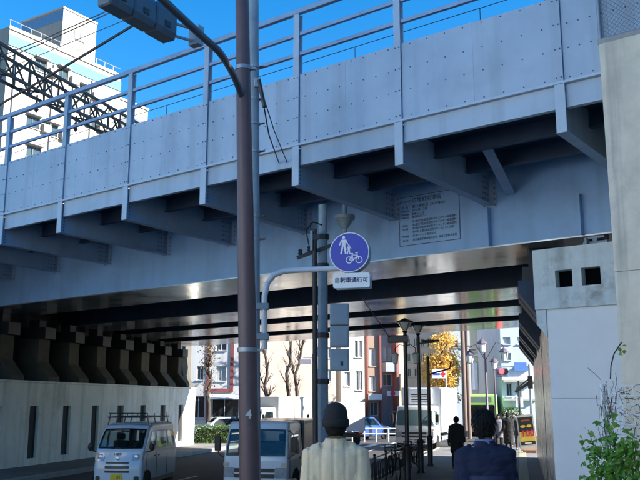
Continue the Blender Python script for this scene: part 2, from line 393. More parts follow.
for a in posts:
    # H-section post
    mb = MB(); bbox(mb, a + .07, a - .07, TB - .045, TB - .033, 6.835, 9.61); bbox(mb, a + .006, a - .006, TB - .032, TB + .07, 6.835, 9.61); bbox(mb, a + .07, a - .07, TB + .071, TB + .083, 6.84, 9.61)
    po = mb.build('railing_post', PAINT, bridge)
    bolts([L(a + s, TB - .046, z) for z in (6.9, 7.38, 7.8, 8.22) for s in (.04, -.04)], po, r=.014)
    # bracket: tapered I-section out from the girder, with end plate
    mb = MB()
    mb.add([L(a + .008, TB - .02, 6.0), L(a + .008, GB, 5.93), L(a + .008, GB, 6.715), L(a + .008, TB - .02, 6.715),
            L(a - .008, TB - .02, 6.0), L(a - .008, GB, 5.93), L(a - .008, GB, 6.715), L(a - .008, TB - .02, 6.715)],
           [(0, 1, 2, 3), (7, 6, 5, 4), (0, 4, 5, 1), (3, 2, 6, 7), (0, 3, 7, 4), (1, 5, 6, 2)])
    br = mb.build('bracket', PAINT_D, bridge)
    mb = MB(); mb.add([L(a + s, b, z) for (b, z0) in ((TB - .02, 6.0), (GB - .002, 5.93)) for s, z in ((.1, z0 - .016), (-.1, z0 - .016), (-.1, z0 - .001), (.1, z0 - .001))],
                      [(3, 2, 1, 0), (4, 5, 6, 7), (0, 1, 5, 4), (1, 2, 6, 5), (2, 3, 7, 6), (3, 0, 4, 7)]); mb.build('bracket_flange', PAINT_D, br)
    mb = MB(); bbox(mb, a + .085, a - .085, TB - .05, TB - .022, 5.98, 6.788); mb.build('end_plate', PAINT_L, br, bevel=.004)
    bolts([L(a - .008, TB + .1, z) for z in (6.06, 6.14, 6.22, 6.30, 6.38)] + [L(a - .008, b, z) for b in (GB - .35, GB - .25, GB - .12) for z in (6.02, 6.14, 6.26, 6.38, 6.5)], br, ax='X', r=.022)
    gp = MB(); bbox(gp, a + .16, a - .16, GB - .016, GB - .002, 5.86, 6.6); gp.build('gusset_plate', PAINT_D, br)
    bolts([L(a + s, GB - .017, z) for s in (-.12, .12) for z in (5.92, 6.04, 6.16, 6.28, 6.4)], br, r=.022)
    # diagonal soffit brace in each bay
    if a == 7.58: mb = MB(); mb.bar(L(a - .5, GB - .05, 6.1), L(a - .95, TB + 1.6, 6.5), .2, .03); mb.build('diagonal_brace', PAINT_D, bridge)
for a in (7.58, 5.6):
    mb = MB(); bbox(mb, a + .012, a - .012, GB - .16, GB - .001, 5.03, 5.86); mb.build('web_stiffener', GIRDER, bridge)
# drain funnel under the walkway
c = L(10.65, 14.9, 0); FU = mb = MB(); mb.lathe([(.03, 5.2), (.055, 5.2), (.055, 5.62), (.09, 5.66), (.2, 5.83), (.235, 5.85), (.235, 5.93), (.21, 5.93), (.18, 5.86)], c, 'Z', 18)
fun = mb.build('drain_funnel', mat('drain funnel paint', (.26, .33, .38), .5, .2, 6, dirt=(.1, .1, .1), dirt_amt=.4), bridge, smooth=40)
mb = MB(); mb.cyl(c + Vector((0, 0, 5.94)), c + Vector((0, 0, 6.72)), .05); mb.build('drain_pipe', PAINT_D, fun, smooth=40)
# painted record board on the girder
INK = mat('record board ink', (.035, .05, .10), .6, .2, 20); INKR = mat('record board border', (.09, .045, .06), .6, .2, 20)
bx0, bx1, bz0, bz1 = A0 - 9.85, A0 - 8.30, 5.28, 6.42
yb = GB - B0
mb = MB(); mb.box(bx0, bx1, yb - .012, yb - .001, bz0, bz1); bd = mb.build('record_board', mat('record board paint', (.27, .45, .70), .45, .06, 2), bridge)
mb = MB()
for q in ((bx0, bx1, bz0, bz0 + .012), (bx0, bx1, bz1 - .012, bz1), (bx0, bx0 + .012, bz0 + .013, bz1 - .013), (bx1 - .012, bx1, bz0 + .013, bz1 - .013)): mb.box(q[0], q[1], yb - .016, yb - .013, q[2], q[3])
mb.build('board_border', INKR, bd)
rows = [(.075, '橋りょう名', .060, '広尾町架道橋', .125), (.215, '位　置', .055, '恵比寿起点  5K737M20', .085), (.30, '塗装年月', .05, '2016年 12月', .075), (.385, '塗装回数', .05, 'BMU-2  25', .07),
        (.455, '塗装種別', .05, '新塗装系 T-7', .065), (.56, '', .05, '第1層(下塗)弱溶剤形変性エポキシ樹脂塗料', .062), (.64, '塗料名', .05, '第2層(下塗)弱溶剤形変性エポキシ樹脂塗料', .062),
        (.72, '及び量', .05, '第3層(中塗)弱溶剤形ポリウレタン樹脂塗料', .062), (.80, '', .05, '第4層(上塗)弱溶剤形ポリウレタン塗料', .062), (.89, '塗料製造', .05, '日本ペイント株式会社', .06), (.985, '施工者', .05, '東日本旅客鉄道株式会社  鉄道工業株式会社', .06)]
for dz, lt, ls, rt, rs in rows:
    z = bz1 - .04 - dz
    if lt: text(lt, ls, INK, 'lettering', bd, FRONT(bx0 + .16, yb - .0135, z), .0012, bold=.0008)
    if rt:
        t = text(rt, rs, INK, 'lettering', bd, Matrix.Identity(4), .0012, 'LEFT', bold=.0008)
        wid = max(v.co.x for v in t.data.vertices); sc = min(1, 1.12 / wid)
        t.data.transform(FRONT(bx0 + .35, yb - .0135, z) @ Matrix.Diagonal((sc, 1, 1, 1)))

# ================================================================== RIGHT ABUTMENT
def prism_world(poly, z0, z1, org=(0, 0)):
    return MB().prism([(p[0] - org[0], p[1] - org[1]) for p in poly], z0, z1)
C0 = AB(6.33, 15.75)                       # inner front corner
def along(p, t): return p + R * t
tE = (34.2 - 15.75) / R.dot(N)
inE = along(C0, tE)
WALLC = mat('abutment concrete', (.60, .55, .47), .30, .16, 1.2, bump=.12, bscale=18, streak=.55, dirt=(.14, .13, .11), dirt_amt=.4, rvar=.12)
rab = thing('bridge_abutment', 'concrete abutment wall beside the right-hand pavement carrying the bridge end', 'abutment', (C0.x, C0.y, 0), 0)
OR = (C0.x, C0.y)
pA = [C0, AB(3.4, 15.75), AB(3.4, 34.2) , inE]
pA = [(p.x, p.y) for p in pA]
prism_world(pA, -1.0, 3.6, OR).build('wall', WALLC, rab)
prism_world([tuple(AB(4.9, 16.05).xy), tuple(AB(-45, 16.05).xy), tuple(AB(-45, 34.0).xy), tuple(AB(4.0, 34.0).xy)], -1.0, 7.05, OR).build('embankment_core', CONC, rab)
# smooth pale cladding on the front face
CLAD = mat('pale blue-white cladding', (.82, .86, .90), .35, .04, 1.2, dirt=(.45, .52, .58), dirt_amt=.2)
def abox(a0, a1, b0, b1, z0, z1): return MB().add([AB(a, b, z) - Vector((OR[0], OR[1], 0)) for a in (a0, a1) for b in (b0, b1) for z in (z0, z1)], [(0, 1, 3, 2), (4, 6, 7, 5), (0, 4, 5, 1), (2, 3, 7, 6), (0, 2, 6, 4), (1, 5, 7, 3)])
abox(6.335, 3.5, 15.68, 15.748, -.6, 1.863).build('cladding_panel', CLAD, rab, bevel=.006)
abox(6.335, 3.5, 15.68, 15.748, 1.866, 3.66).build('cladding_panel', CLAD, rab, bevel=.006)
# bearing block with two square openings
BLOCK = mat('chipped white block paint', (.70, .78, .80), .6, .10, 3, streak=.45, dirt=(.13, .12, .10), dirt_amt=.75, bump=.25, bscale=22)
def wall_holes(W_, H_, holes, depth, x0=0, z0=0):
    xs_ = sorted({0, W_, *[h[0] for h in holes], *[h[1] for h in holes]}); zs_ = sorted({0, H_, *[h[2] for h in holes], *[h[3] for h in holes]})
    vs, fs = [], []
    def q(*p):
        o = len(vs); vs.extend(p); fs.append(tuple(range(o, o + len(p))))
    for i in range(len(xs_) - 1):
        for k in range(len(zs_) - 1):
            cx, cz = (xs_[i] + xs_[i + 1]) / 2, (zs_[k] + zs_[k + 1]) / 2
            if any(h[0] < cx < h[1] and h[2] < cz < h[3] for h in holes): continue
            q((xs_[i], 0, zs_[k]), (xs_[i + 1], 0, zs_[k]), (xs_[i + 1], 0, zs_[k + 1]), (xs_[i], 0, zs_[k + 1]))
    for (a, b, c_, d) in holes:
        q((a, 0, c_), (a, depth, c_), (b, depth, c_), (b, 0, c_)); q((a, 0, d), (b, 0, d), (b, depth, d), (a, depth, d))
        q((a, 0, c_), (a, 0, d), (a, depth, d), (a, depth, c_)); q((b, 0, c_), (b, depth, c_), (b, depth, d), (b, 0, d))
    return vs, fs
bw = 6.54 - 4.6
holes = [(6.54 - 6.09, 6.54 - 5.75, .40, .74), (6.54 - 5.57, 6.54 - 5.20, .40, .745)]
v_, f_ = wall_holes(bw, 1.19, holes, .22)
mb = MB(); mb.add(v_, f_); H_ = 1.19; D_ = 1.2
mb.add([(0, 0, 0), (0, D_, 0), (0, D_, H_), (0, 0, H_)], [(0, 1, 2, 3)]); mb.add([(bw, 0, 0), (bw, D_, 0), (bw, D_, H_), (bw, 0, H_)], [(0, 1, 2, 3)])
mb.add([(0, 0, H_), (bw, 0, H_), (bw, D_, H_), (0, D_, H_)], [(0, 1, 2, 3)]); mb.add([(0, 0, 0), (bw, 0, 0), (bw, D_, 0), (0, D_, 0)], [(0, 1, 2, 3)])
bo = mb.build('bearing_block', BLOCK, rab, fix=False); bo.location = AB(6.54, 15.60, 3.59) - Vector((OR[0], OR[1], 0)); bo.rotation_euler = (0, 0, BROT)
mb = MB()
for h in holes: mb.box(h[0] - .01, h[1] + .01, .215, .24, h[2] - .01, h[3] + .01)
mb.build('opening_back', mat('deep black', (.004, .004, .005), .95, .1, 4, spec=.05), bo)  # black sheet paints in the darkness inside the shallow openings
# haunch that carries the block
mb = MB(); mb.prism([(0, 3.3 - 3.59), (.2, 3.05 - 3.59), (.2, -.003), (0, -.003)], .05, 1.1, 'Y'); mb.build('haunch', BLOCK, bo)
# bearing on top
mb = MB(); mb.box(.75, 1.55, .28, .72, 1.192, 1.235); mb.box(.92, 1.4, .34, .66, 1.236, 1.30); mb.cyl((1.16, .34, 1.34), (1.16, .66, 1.34), .05); mb.box(.98, 1.34, .36, .64, 1.36, 1.408); mb.box(1.0, 1.04, .2, .8, 1.236, 1.36)
mb.build('bridge_bearing', mat('bearing paint', (.28, .33, .42), .5, .2, 6, dirt=(.09, .06, .05), dirt_amt=.5), bo)
# corbels and dark bearing steelwork for the girders behind
for b0, b1 in bands:
    bm_ = b0 + (b1 - b0) / 2
    for bb in (b0 + .9, b1 - .5):
        t_ = (bb - 15.75) / R.dot(N); p = along(C0, t_) - Vector((OR[0], OR[1], 0))
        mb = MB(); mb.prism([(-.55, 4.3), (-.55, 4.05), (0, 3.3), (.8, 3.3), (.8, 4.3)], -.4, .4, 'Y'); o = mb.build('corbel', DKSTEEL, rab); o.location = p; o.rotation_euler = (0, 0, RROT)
        mb = MB(); mb.box(-.45, .5, -.33, .33, 4.303, 4.6); mb.box(-.3, .3, -.22, .22, 4.602, 4.99); mb.build('bearing_steel', DARK, o)
for t_ in (6.0,):
    p = along(C0, t_) - Vector((OR[0], OR[1], 0))
    mb = MB(); mb.box(-.012, .006, -.008, .008, -.5, 3.55); o = mb.build('wall_joint', mat('joint sealant', (.10, .10, .09), .8), rab); o.location = p; o.rotation_euler = (0, 0, RROT)

# wing wall in front, with fence on top
WING = mat('weathered board-marked concrete', (.78, .68, .54), .85, .2, 1.0, bump=.5, bscale=14, streak=1.0, dirt=(.24, .225, .20), dirt_amt=.7)
wingp = AB(3.84, 12.1); wo = thing('retaining_wall', 'tall weathered concrete retaining wall at the right edge, taller than the abutment', 'wall', (wingp.x, wingp.y, 0), BROT)
for k in range(2):
    x0 = k * 2.4; mb = MB(); mb.box(x0 + .008, x0 + 2.392, 0, 3.5, -.4, 3.655); mb.build('cast_panel', WING, wo, bevel=.008)
    mb = MB(); mb.box(x0 + .008, x0 + 2.392, .004, 3.5, 3.66, 7.20); mb.build('cast_panel', WING, wo, bevel=.008)
mb = MB(); mb.box(-.02, 4.82, .02, .6, 7.203, 7.29); mb.build('coping', CONC, wo, bevel=.015)
GALV = mat('fence wire', (.30, .33, .36), .45, .15, 8, metal=.5)
cf = thing('chain_link_fence', 'chain-link fence on top of the tall retaining wall at the upper right corner', 'fence', (wingp.x, wingp.y, 7.29), BROT)
for k in range(4):
    x0 = -.18 + k * 1.25 if k else -.02
    mb = MB(); mb.cyl((x0, .18, -.02), (x0, .18, 1.5), .03, n=10); mb.build('fence_post', STEEL, cf, smooth=40)
mb = MB(); mb.cyl((-.02, .18, 1.48), (4.6, .18, 1.48), .022, n=8); mb.cyl((-.02, .18, .06), (4.6, .18, .06), .015, n=8); mb.build('fence_rail', STEEL, cf, smooth=40)
mb = MB(); x = -1.4
while x < 4.6:
    for sg in (1, -1):
        a_, b_ = (x, .06), (x + 1.42, 1.48)
        if sg < 0: a_, b_ = (x + 1.42, .06), (x, 1.48)
        pts = [a_, b_]
        # clip to the bay
        def clip(p, q):
            p, q = list(p), list(q)
            for lim, s in ((0.0, 1), (4.6, -1)):
                for P_, Q_ in ((p, q), (q, p)):
                    if (P_[0] - lim) * s < 0 and (Q_[0] - lim) * s > 0:
                        t = (lim - P_[0]) / (Q_[0] - P_[0]); P_[1] += (Q_[1] - P_[1]) * t; P_[0] = lim
            return p, q
        p, q_ = clip(*pts)
        if min(p[0], q_[0]) >= -.01 and max(p[0], q_[0]) <= 4.61: mb.tube([(p[0], .18 + sg * .003, p[1]), (q_[0], .18 + sg * .003, q_[1])], .0035, 4, cap=False)
    x += .075
tag(mb.build('chain_link_mesh', GALV, cf), kind='stuff')

# ================================================================== LEFT ABUTMENT
LW = Vector((lwall_x(29.5), 29.5, 0))
lab = thing('bridge_abutment', 'long whitewashed abutment wall with tall slots across the road under the bridge', 'abutment', LW, RROT)
# local frame: x to the right = into the road, y along the road away
LWM = mat('grimy whitewashed wall', (.78, .76, .70), .55, .12, .9, streak=.4, dirt=(.20, .19, .17), dirt_amt=.55, bump=.1, bscale=16)
t0, t1 = -6.0, 18.3
ts = [2.26 + 2.34 * k for k in range(-3, 7)]
lh = [(t - .31 - t0, t + .31 - t0, .25, 2.15) for t in ts if t0 < t - .4 and t + .4 < t1]
v_, f_ = wall_holes(t1 - t0, 3.0, lh, .14)
def lmap(p): return (-p[1], t0 + p[0], p[2] - .5)          # x-> along y, depth -> -x
mb = MB(); mb.add([lmap(p) for p in v_], f_)
mb.add([(0, t0, 2.5), (0, t1, 2.5), (-1.6, t1, 2.5), (-1.6, t0, 2.5)], [(0, 1, 2, 3)]); mb.add([(0, t1, -.5), (0, t1, 2.5), (-1.6, t1, 2.5), (-1.6, t1, -.5)], [(0, 1, 2, 3)]); mb.add([(-.51, t0, -.5), (-.51, t1, -.5), (-.51, t1, 2.45), (-.51, t0, 2.45)], [(0, 1, 2, 3)])
mb.build('wall', LWM, lab, fix=True)
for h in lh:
    mb = MB(); mb.box(-.136, -.12, t0 + h[0] + .002, t0 + h[1] - .002, h[2] - .498, h[3] - .502); mb.build('slot_back', mat('slot backing', (.02, .022, .027), .7, .3, 3), lab)  # near-black sheet stands in for the shade inside the slot
mb = MB(); mb.box(-.02, .05, t0, t1 + .02, 2.503, 2.58); mb.build('wall_coping', LWM, lab, bevel=.01)
SHADEC = mat('shade-dark concrete', (.05, .045, .04), .9, .3, 1.5)  # near-black tone paints in the shade above the wall
# stepped concrete above: back wall with leaning ribs
mb = MB(); mb.box(-2.6, -1.5, t0, t1 + .4, 2.51, 6.6); mb.build('back_wall', SHADEC, lab)
rp = [(-1.49, 2.515), (-.10, 2.515), (-.10, 2.75), (-.62, 3.35), (-.62, 4.25), (-1.49, 4.25)]
SAND = mat('rib concrete', (.09, .078, .06), .8, .25, 1.6, bump=.3, bscale=25, streak=.45, dirt=(.14, .12, .10), dirt_amt=.45)  # ribs darkened in colour for the gloom under the bridge
k = 0; t_ = t0 + .3
ribme = None
while t_ < t1:
    mb = MB(); mb.prism(rp, -.42, .42, 'Y')
    if ribme is None: ribme = mb.mesh('rib')
    o = link('rib', ribme, SAND, lab, .02, 1); o.location = (random.uniform(-.04, .04), t_ + random.uniform(-.07, .07), 0); o.scale = (1, random.uniform(.9, 1.08), 1)
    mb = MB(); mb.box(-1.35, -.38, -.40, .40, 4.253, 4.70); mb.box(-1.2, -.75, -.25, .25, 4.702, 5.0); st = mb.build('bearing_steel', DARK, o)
    t_ += 2.34; k += 1
for z_, r_ in ((2.95, .05), (3.25, .035)): MB().tube([(-1.40, t0 + i * (t1 - t0) / 12, z_ + random.uniform(-.02, .02)) for i in range(13)], r_, 8).build('conduit', DKSTEEL, lab, smooth=50)
mb = MB(); mb.prism([(-2.59, -1.2), (-2.59, 6.59), (-16, 6.59), (-16, -1.2)], t0 - 16, t1 - .2, 'Y'); mb.build('embankment_core', CONC, lab)
# concrete return at the sunny end
mb = MB(); mb.prism([(-1.5, 2.52), (-.15, 2.52), (-.55, 3.3), (-.75, 4.6), (-1.5, 4.6)], t1 - .5, t1 + .35, 'Y'); mb.build('end_rib', SAND, lab, bevel=.02)
# ================================================================== POLES AND SIGNS NEAR THE CAMERA
def ground_at(p): return gz(p.y)
def axis_pole(name, label, cat, top, low, r_top, r_low, m, n=20):
    """pole through two points carried down to the ground; returns thing with a 'shaft' part, in world axes"""
    d = (low - top) / (top.z - low.z); z0 = gz(low.y); base = low + d * (low.z - z0); base.z = z0
    t = thing(name, label, cat, base)
    r0 = r_low + (r_low - r_top) * (low.z - z0) / (top.z - low.z)
    MB().tube([Vector((0, 0, -.05)), low - base, top - base], [r0, r_low, r_top], n).build('shaft', m, t, smooth=40)
    return t, base, (lambda z: base + (top - base) * ((z - base.z) / (top.z - base.z)))
BROWN = mat('brown pole paint', (.125, .075, .08), .42, .10, 3, dirt=(.06, .04, .04), dirt_amt=.35, rvar=.08, bump=.04, bscale=30)
GREYP = mat('blue-grey pole paint', (.24, .31, .36), .5, .12, 4, dirt=(.12, .14, .15), dirt_amt=.4)
bp_, bb_, bax = axis_pole('signal_pole', 'thick brown steel pole with a number four on it, holding the traffic signal arm', 'pole', W(241.5, -40, 12.3), W(248.7, 420, 12.3), .103, .141, BROWN, 28)
# band clamps and arm
for z in (6.95, 2.55):
    p = bax(z) - bb_; rr = .103 + (.141 - .103) * (8.4 - z) / 7 + .006
    MB().lathe([(rr, -.03), (rr + .012, -.03), (rr + .012, .03), (rr, .03)], p, 'Z', 24).build('band_clamp', STEEL, bp_, smooth=40)
    MB().box(p.x + rr, p.x + rr + .08, p.y - .03, p.y + .03, p.z - .02, p.z + .02).build('clamp_bolt', STEEL, bp_)
def catmull(pts, n=6):
    P = [pts[0]] + list(pts) + [pts[-1]]; out = []
    for i in range(1, len(P) - 2):
        for k in range(n):
            t = k / n; a, b, c, d = P[i - 1], P[i], P[i + 1], P[i + 2]
            out.append(.5 * ((2 * b) + (c - a) * t + (2 * a - 5 * b + 4 * c - d) * t * t + (3 * b - a - 3 * c + d) * t ** 3))
    return out + [pts[-1]]
arm = catmull([bax(6.36), bax(6.48) + Vector((-.03, -.10, 0)), onZ(233, 74, 6.6), onZ(220, 53, 6.6), onZ(205, 39, 6.63), onZ(180, 16, 6.64), onZ(140, -22, 6.66), onZ(100, -60, 6.68)])
ARMM = mat('dark arm paint', (.07, .09, .115), .4, .1, 3)
MB().tube([p - bb_ for p in arm], .052, 14).build('signal_arm', ARMM, bp_, smooth=60)
NUM = mat('number paint', (.5, .5, .5), .6, .2, 12)
p = bax(1.62) - bb_; q = (Vector((0, 0, EYE)) - bax(1.62)); q.z = 0; q.normalize()
text('4', .17, NUM, 'painted_number', bp_, facing(p + q * .1435 , (-q.y, q.x, 0), (0, 0, 1)), .001, bold=.004)
# horizontal vehicle signal seen from behind
s0, s1 = onZ(103, 5, 6.6), onZ(170, 43, 6.6)
ax = (s1 - s0).normalized(); sroot = thing('traffic_signal', 'horizontal grey-blue traffic signal seen from behind on the brown pole arm', 'traffic signal', (s0 + s1) / 2, math.atan2(ax.y, ax.x))
SIGM = mat('signal housing', (.085, .125, .165), .42, .1, 4, dirt=(.05, .06, .07), dirt_amt=.3)
Ls = (s1 - s0).length
for k in range(3):
    x0 = -Ls / 2 + k * Ls / 3; x1 = x0 + Ls / 3
    mb = MB(); mb.loft([[Vector((x, y_, z)) for (y_, z) in ((-.10 + e, 0 + e), (.10, e), (.10, .42 - e), (-.10 + e, .42 - e), (-.13 + e, .33), (-.13 + e, .09))] for x, e in ((x0 + .004, .02), (x0 + .03, 0), (x1 - .03, 0), (x1 - .004, .02))])
    md = mb.build('signal_module', SIGM, sroot, bevel=.01)
    cx = (x0 + x1) / 2
    mb = MB(); prof = [(.165, .10), (.165, .34)]
    vs = []; fs = []; n = 16
    for j in range(n + 1):
        a = math.radians(-10 + 200 * j / n)
        for yy, rr in ((.10, .165), (.36, .16), (.36, .152), (.10, .157)): vs.append((cx + rr * math.cos(a), yy, .21 + rr * math.sin(a)))
    for j in range(n):
        for k2 in range(4): q_ = j * 4; fs.append((q_ + k2, q_ + (k2 + 1) % 4, q_ + 4 + (k2 + 1) % 4, q_ + 4 + k2))
    mb.add(vs, fs).build('visor', SIGM, md)
    MB().lathe([(.14, .101), (.14, .115), (.10, .13), (.02, .135)], (cx, 0, .21), 'Y', 18).build('lens', mat(['lens green', 'lens amber', 'lens red'][k], [(.01, .12, .08), (.2, .1, .01), (.15, .01, .01)][k], .2), md, smooth=60)
    MB().box(cx - .05, cx + .05, -.142, -.128, .12, .20).build('latch', DARK, md)
for zz in (.12, .30):
    MB().bar((Ls / 2 - .01, 0, zz), (Ls / 2 + .42, -.14, zz + .02), .03, .03).build('mounting_bracket', STEEL, sroot)
MB().box(Ls / 2 + .33, Ls / 2 + .45, -.22, -.05, .08, .36).build('mounting_clamp', STEEL, sroot)

def onB(x, y, b):
    d = ray(x, y); e = Vector((0, 0, EYE)); return e + d * ((b - e.dot(N)) / d.dot(N))
# slim grey pole just behind
gp_, gb_, gax = axis_pole('utility_pole', 'slim grey steel pole right behind the brown pole', 'pole', W(253.6, -40, 13.8), W(254.3, 420, 13.8), .09, .10, GREYP)
for z in (7.6, 7.0, 6.55, 6.05, 4.9, 4.5):
    p = gax(z) - gb_; MB().lathe([(.1, -.02), (.112, -.02), (.112, .02), (.1, .02)], p, 'Z', 16).build('band_clamp', STEEL, gp_)
    MB().bar(p + Vector((.09, 0, 0)), p + Vector((.19, -.02, .01)), .025, .025).build('step_bolt', DARK, gp_)
p = gax(7.25) - gb_; MB().box(p.x + .02, p.x + .13, p.y - .16, p.y - .1, p.z - .07, p.z + .1).build('junction_box', STEEL, gp_, bevel=.01)
mb = MB(); mb.tube([p + Vector((.12, -.05, -.1)), W(262, 95, 13.7) - gb_, W(269, 135, 14.6) - gb_, onB(279, 163, TB + .015) - gb_], .012, 6)
mb.tube([W(262, 92, 13.7) - gb_, W(274, 130, 14.8) - gb_, onB(287, 162, TB + .015) - gb_], .010, 6); mb.build('drop_cable', BLACK, gp_)
MB().tube([W(259, 80, 13.65) - gb_, W(264.5, 107, 13.65) - gb_], .035, 8).build('cable_sleeve', BLACK, gp_)
# the blue shared-path sign on its white arm
PIPE = mat('white sign pipe', (.62, .66, .70), .4, .05, 5)
sg0 = W(262.5, 402, 12.9); sgb = Vector((sg0.x, sg0.y, gz(sg0.y)))
ts_ = thing('traffic_sign', 'round blue pedestrian and bicycle sign with white text plate on a curved white arm', 'traffic sign', sgb, 0)
Dp = 12.9
path = [W(264.6, 349, Dp), W(264.3, 318, Dp), W(264.5, 296, Dp), W(267.5, 283, Dp), W(274, 275, Dp), W(284, 271.2, Dp), W(300, 270, Dp - .05), W(335, 268.5, Dp - .15), W(357, 268, Dp - .2)]
MB().tube([q - sgb for q in path], .045, 14).build('sign_arm', PIPE, ts_, smooth=60)
for yy in (306.5, 336.7):
    q = W(264.4, yy, Dp) - sgb; MB().box(q.x - .14, q.x + .07, q.y - .06, q.y + .065, q.z - .05, q.z + .05).build('arm_clamp', GREYP, ts_, bevel=.01)
sc_ = W(350.6, 253.4, 12.45) - sgb
SBLUE = mat('sign blue', (.008, .03, .42), .35, .04, 4); SWHITE = mat('sign white', (.78, .80, .82), .4, .04, 4); SBACK = mat('sign back', (.42, .48, .52), .45, .1, 5)
face_n = -R; right_ = Vector((R.y, -R.x, 0)); upz = Vector((0, 0, 1))
def disc(name, c, r, t, m, parent, nn):
    n = 40; rr = nn.cross(upz).normalized(); mb = MB(); rings = []
    for d in (0, t): rings.append([c + nn * d + rr * r * math.cos(2 * PI * j / n) + upz * r * math.sin(2 * PI * j / n) for j in range(n)])
    mb.loft(rings); return mb.build(name, m, parent, smooth=40)
for side, nm in ((1, 'front'), (-1, 'back')):
    c = sc_ + face_n * (.09 * side); nn = face_n * side
    pl = disc('sign_disc', c, .306, .012, SWHITE if side == 1 else SBACK, ts_, nn)
    disc('disc_field', c + nn * .0125, .292, .002, SBLUE, pl, nn)
    rr = nn.cross(upz).normalized() * -1
    def P2(x, z, d=.0155): return c + nn * d + rr * x + upz * z
    def shape(mb, poly):
        vs = [P2(*p) for p in poly] + [P2(*p, d=.0175) for p in poly]; k = len(poly)
        mb.add(vs, [tuple(range(k - 1, -1, -1)), tuple(range(k, 2 * k))] + [(i, (i + 1) % k, k + (i + 1) % k, k + i) for i in range(k)])
    def strip(mb, a, b, w_):
        a, b = Vector(a), Vector(b); d = (b - a).normalized(); s_ = Vector((-d.y, d.x)) * w_ / 2; shape(mb, [a - s_, b - s_, b + s_, a + s_])
    def ringp(mb, cx, cz, r0, r1, n=18):
        for j in range(n):
            a, b = 2 * PI * j / n, 2 * PI * (j + 1) / n; shape(mb, [(cx + r0 * math.cos(a), cz + r0 * math.sin(a)), (cx + r1 * math.cos(a), cz + r1 * math.sin(a)), (cx + r1 * math.cos(b), cz + r1 * math.sin(b)), (cx + r0 * math.cos(b), cz + r0 * math.sin(b))])
    def fig(mb, ox, oz, k):
        shape(mb, [(ox + .026 * k * math.cos(2 * PI * j / 10), oz + .2 * k + .026 * k * math.sin(2 * PI * j / 10)) for j in range(10)])
        shape(mb, [(ox + x * k, oz + z * k) for x, z in ((-.035, .165), (.035, .165), (.03, .06), (-.03, .06))])
        strip(mb, (ox - .035 * k, oz + .16 * k), (ox - .07 * k, oz + .07 * k), .02 * k); strip(mb, (ox + .035 * k, oz + .16 * k), (ox + .07 * k, oz + .08 * k), .02 * k)
        strip(mb, (ox - .015 * k, oz + .062 * k), (ox - .045 * k, oz - .075 * k), .028 * k); strip(mb, (ox + .015 * k, oz + .062 * k), (ox + .035 * k, oz - .075 * k), .028 * k)
    if side == 1:
        mb = MB(); fig(mb, -.085, .045, .92); mb.build('adult_symbol', SWHITE, pl)
        mb = MB(); fig(mb, -.005, .005, .5); mb.build('child_symbol', SWHITE, pl)
        mb = MB(); cx, cz = .075, -.12
        ringp(mb, cx - .075, cz, .042, .054); ringp(mb, cx + .075, cz, .042, .054)
        strip(mb, (cx - .075, cz), (cx - .03, cz + .075), .01); strip(mb, (cx - .03, cz + .075), (cx + .05, cz + .07), .01); strip(mb, (cx - .075, cz), (cx - .01, cz - .005), .01)
        strip(mb, (cx - .01, cz - .005), (cx + .05, cz + .07), .01); strip(mb, (cx - .01, cz - .005), (cx - .035, cz + .095), .01); strip(mb, (cx + .075, cz), (cx + .04, cz + .105), .01)
        strip(mb, (cx + .02, cz + .105), (cx + .06, cz + .108), .012); strip(mb, (cx - .06, cz + .096), (cx - .015, cz + .096), .014); mb.build('bicycle_symbol', SWHITE, pl)
    cpl = W(352.6, 281.3, 12.45) - sgb + face_n * (.09 * side)
    poly = rounded(.56, .225, .03); rr = nn.cross(upz).normalized() * -1
    mb = MB(); vs = [cpl + rr * a + upz * b + nn * d for d in (0, .01) for a, b in poly]; k = len(poly)
    mb.add(vs, [tuple(range(k)), tuple(range(2 * k - 1, k - 1, -1))] + [(i, (i + 1) % k, k + (i + 1) % k, k + i) for i in range(k)])
    tp = mb.build('text_plate', SWHITE if side == 1 else SBACK, ts_)
    if side == 1: text('自転車通行可', .086, mat('sign ink', (.01, .02, .10), .5, .05, 4), 'lettering', tp, facing(cpl + nn * .0115, right_, upz), .001, bold=.0022)
MB().box(sc_.x - .04, sc_.x + .04, sc_.y - .07, sc_.y + .07, sc_.z - .42, sc_.z + .2).build('sign_bracket', STEEL, ts_)

# twin poles under the walkway with control boxes
dp_, db_, dax = axis_pole('utility_pole', 'grey-blue pole under the walkway with three control boxes', 'pole', W(322.8, 205, 16.6), W(323, 402, 16.6), .09, .105, GREYP)
for k, (yy0, yy1) in enumerate(((304, 325.5), (326.5, 347.5), (349, 371))):
    a_ = W(330, yy1, 16.45) - db_; b_ = W(349, yy0, 16.45) - db_
    mb = MB(); mb.box(a_.x, b_.x, a_.y - .12, a_.y + .12, a_.z, b_.z); cbx = mb.build('control_box', mat('control box paint', (.27, .35, .42), .45, .08, 4, dirt=(.15, .18, .2), dirt_amt=.3), dp_, bevel=.018)
    MB().box(a_.x + .03, b_.x - .03, a_.y - .128, a_.y - .1205, a_.z + .03, b_.z - .03).build('box_door', MATS['control box paint'], cbx, bevel=.004)
    if k == 2: MB().box(b_.x - .17, b_.x - .12, a_.y - .135, a_.y - .129, a_.z + .1, a_.z + .18).build('box_label', BLACK, cbx)
for z in (2.2, 3.1, 4.5, 5.1):
    p = dax(z) - db_; MB().lathe([(.1, -.05), (.125, -.05), (.125, .05), (.1, .05)], p, 'Z', 16).build('band_clamp', DARK, dp_)
p0, p1 = W(297, 258, 16.5) - db_, W(338, 243, 16.5) - db_
MB().bar(p0, p1, .06, .07).build('cross_arm', DARK, dp_)
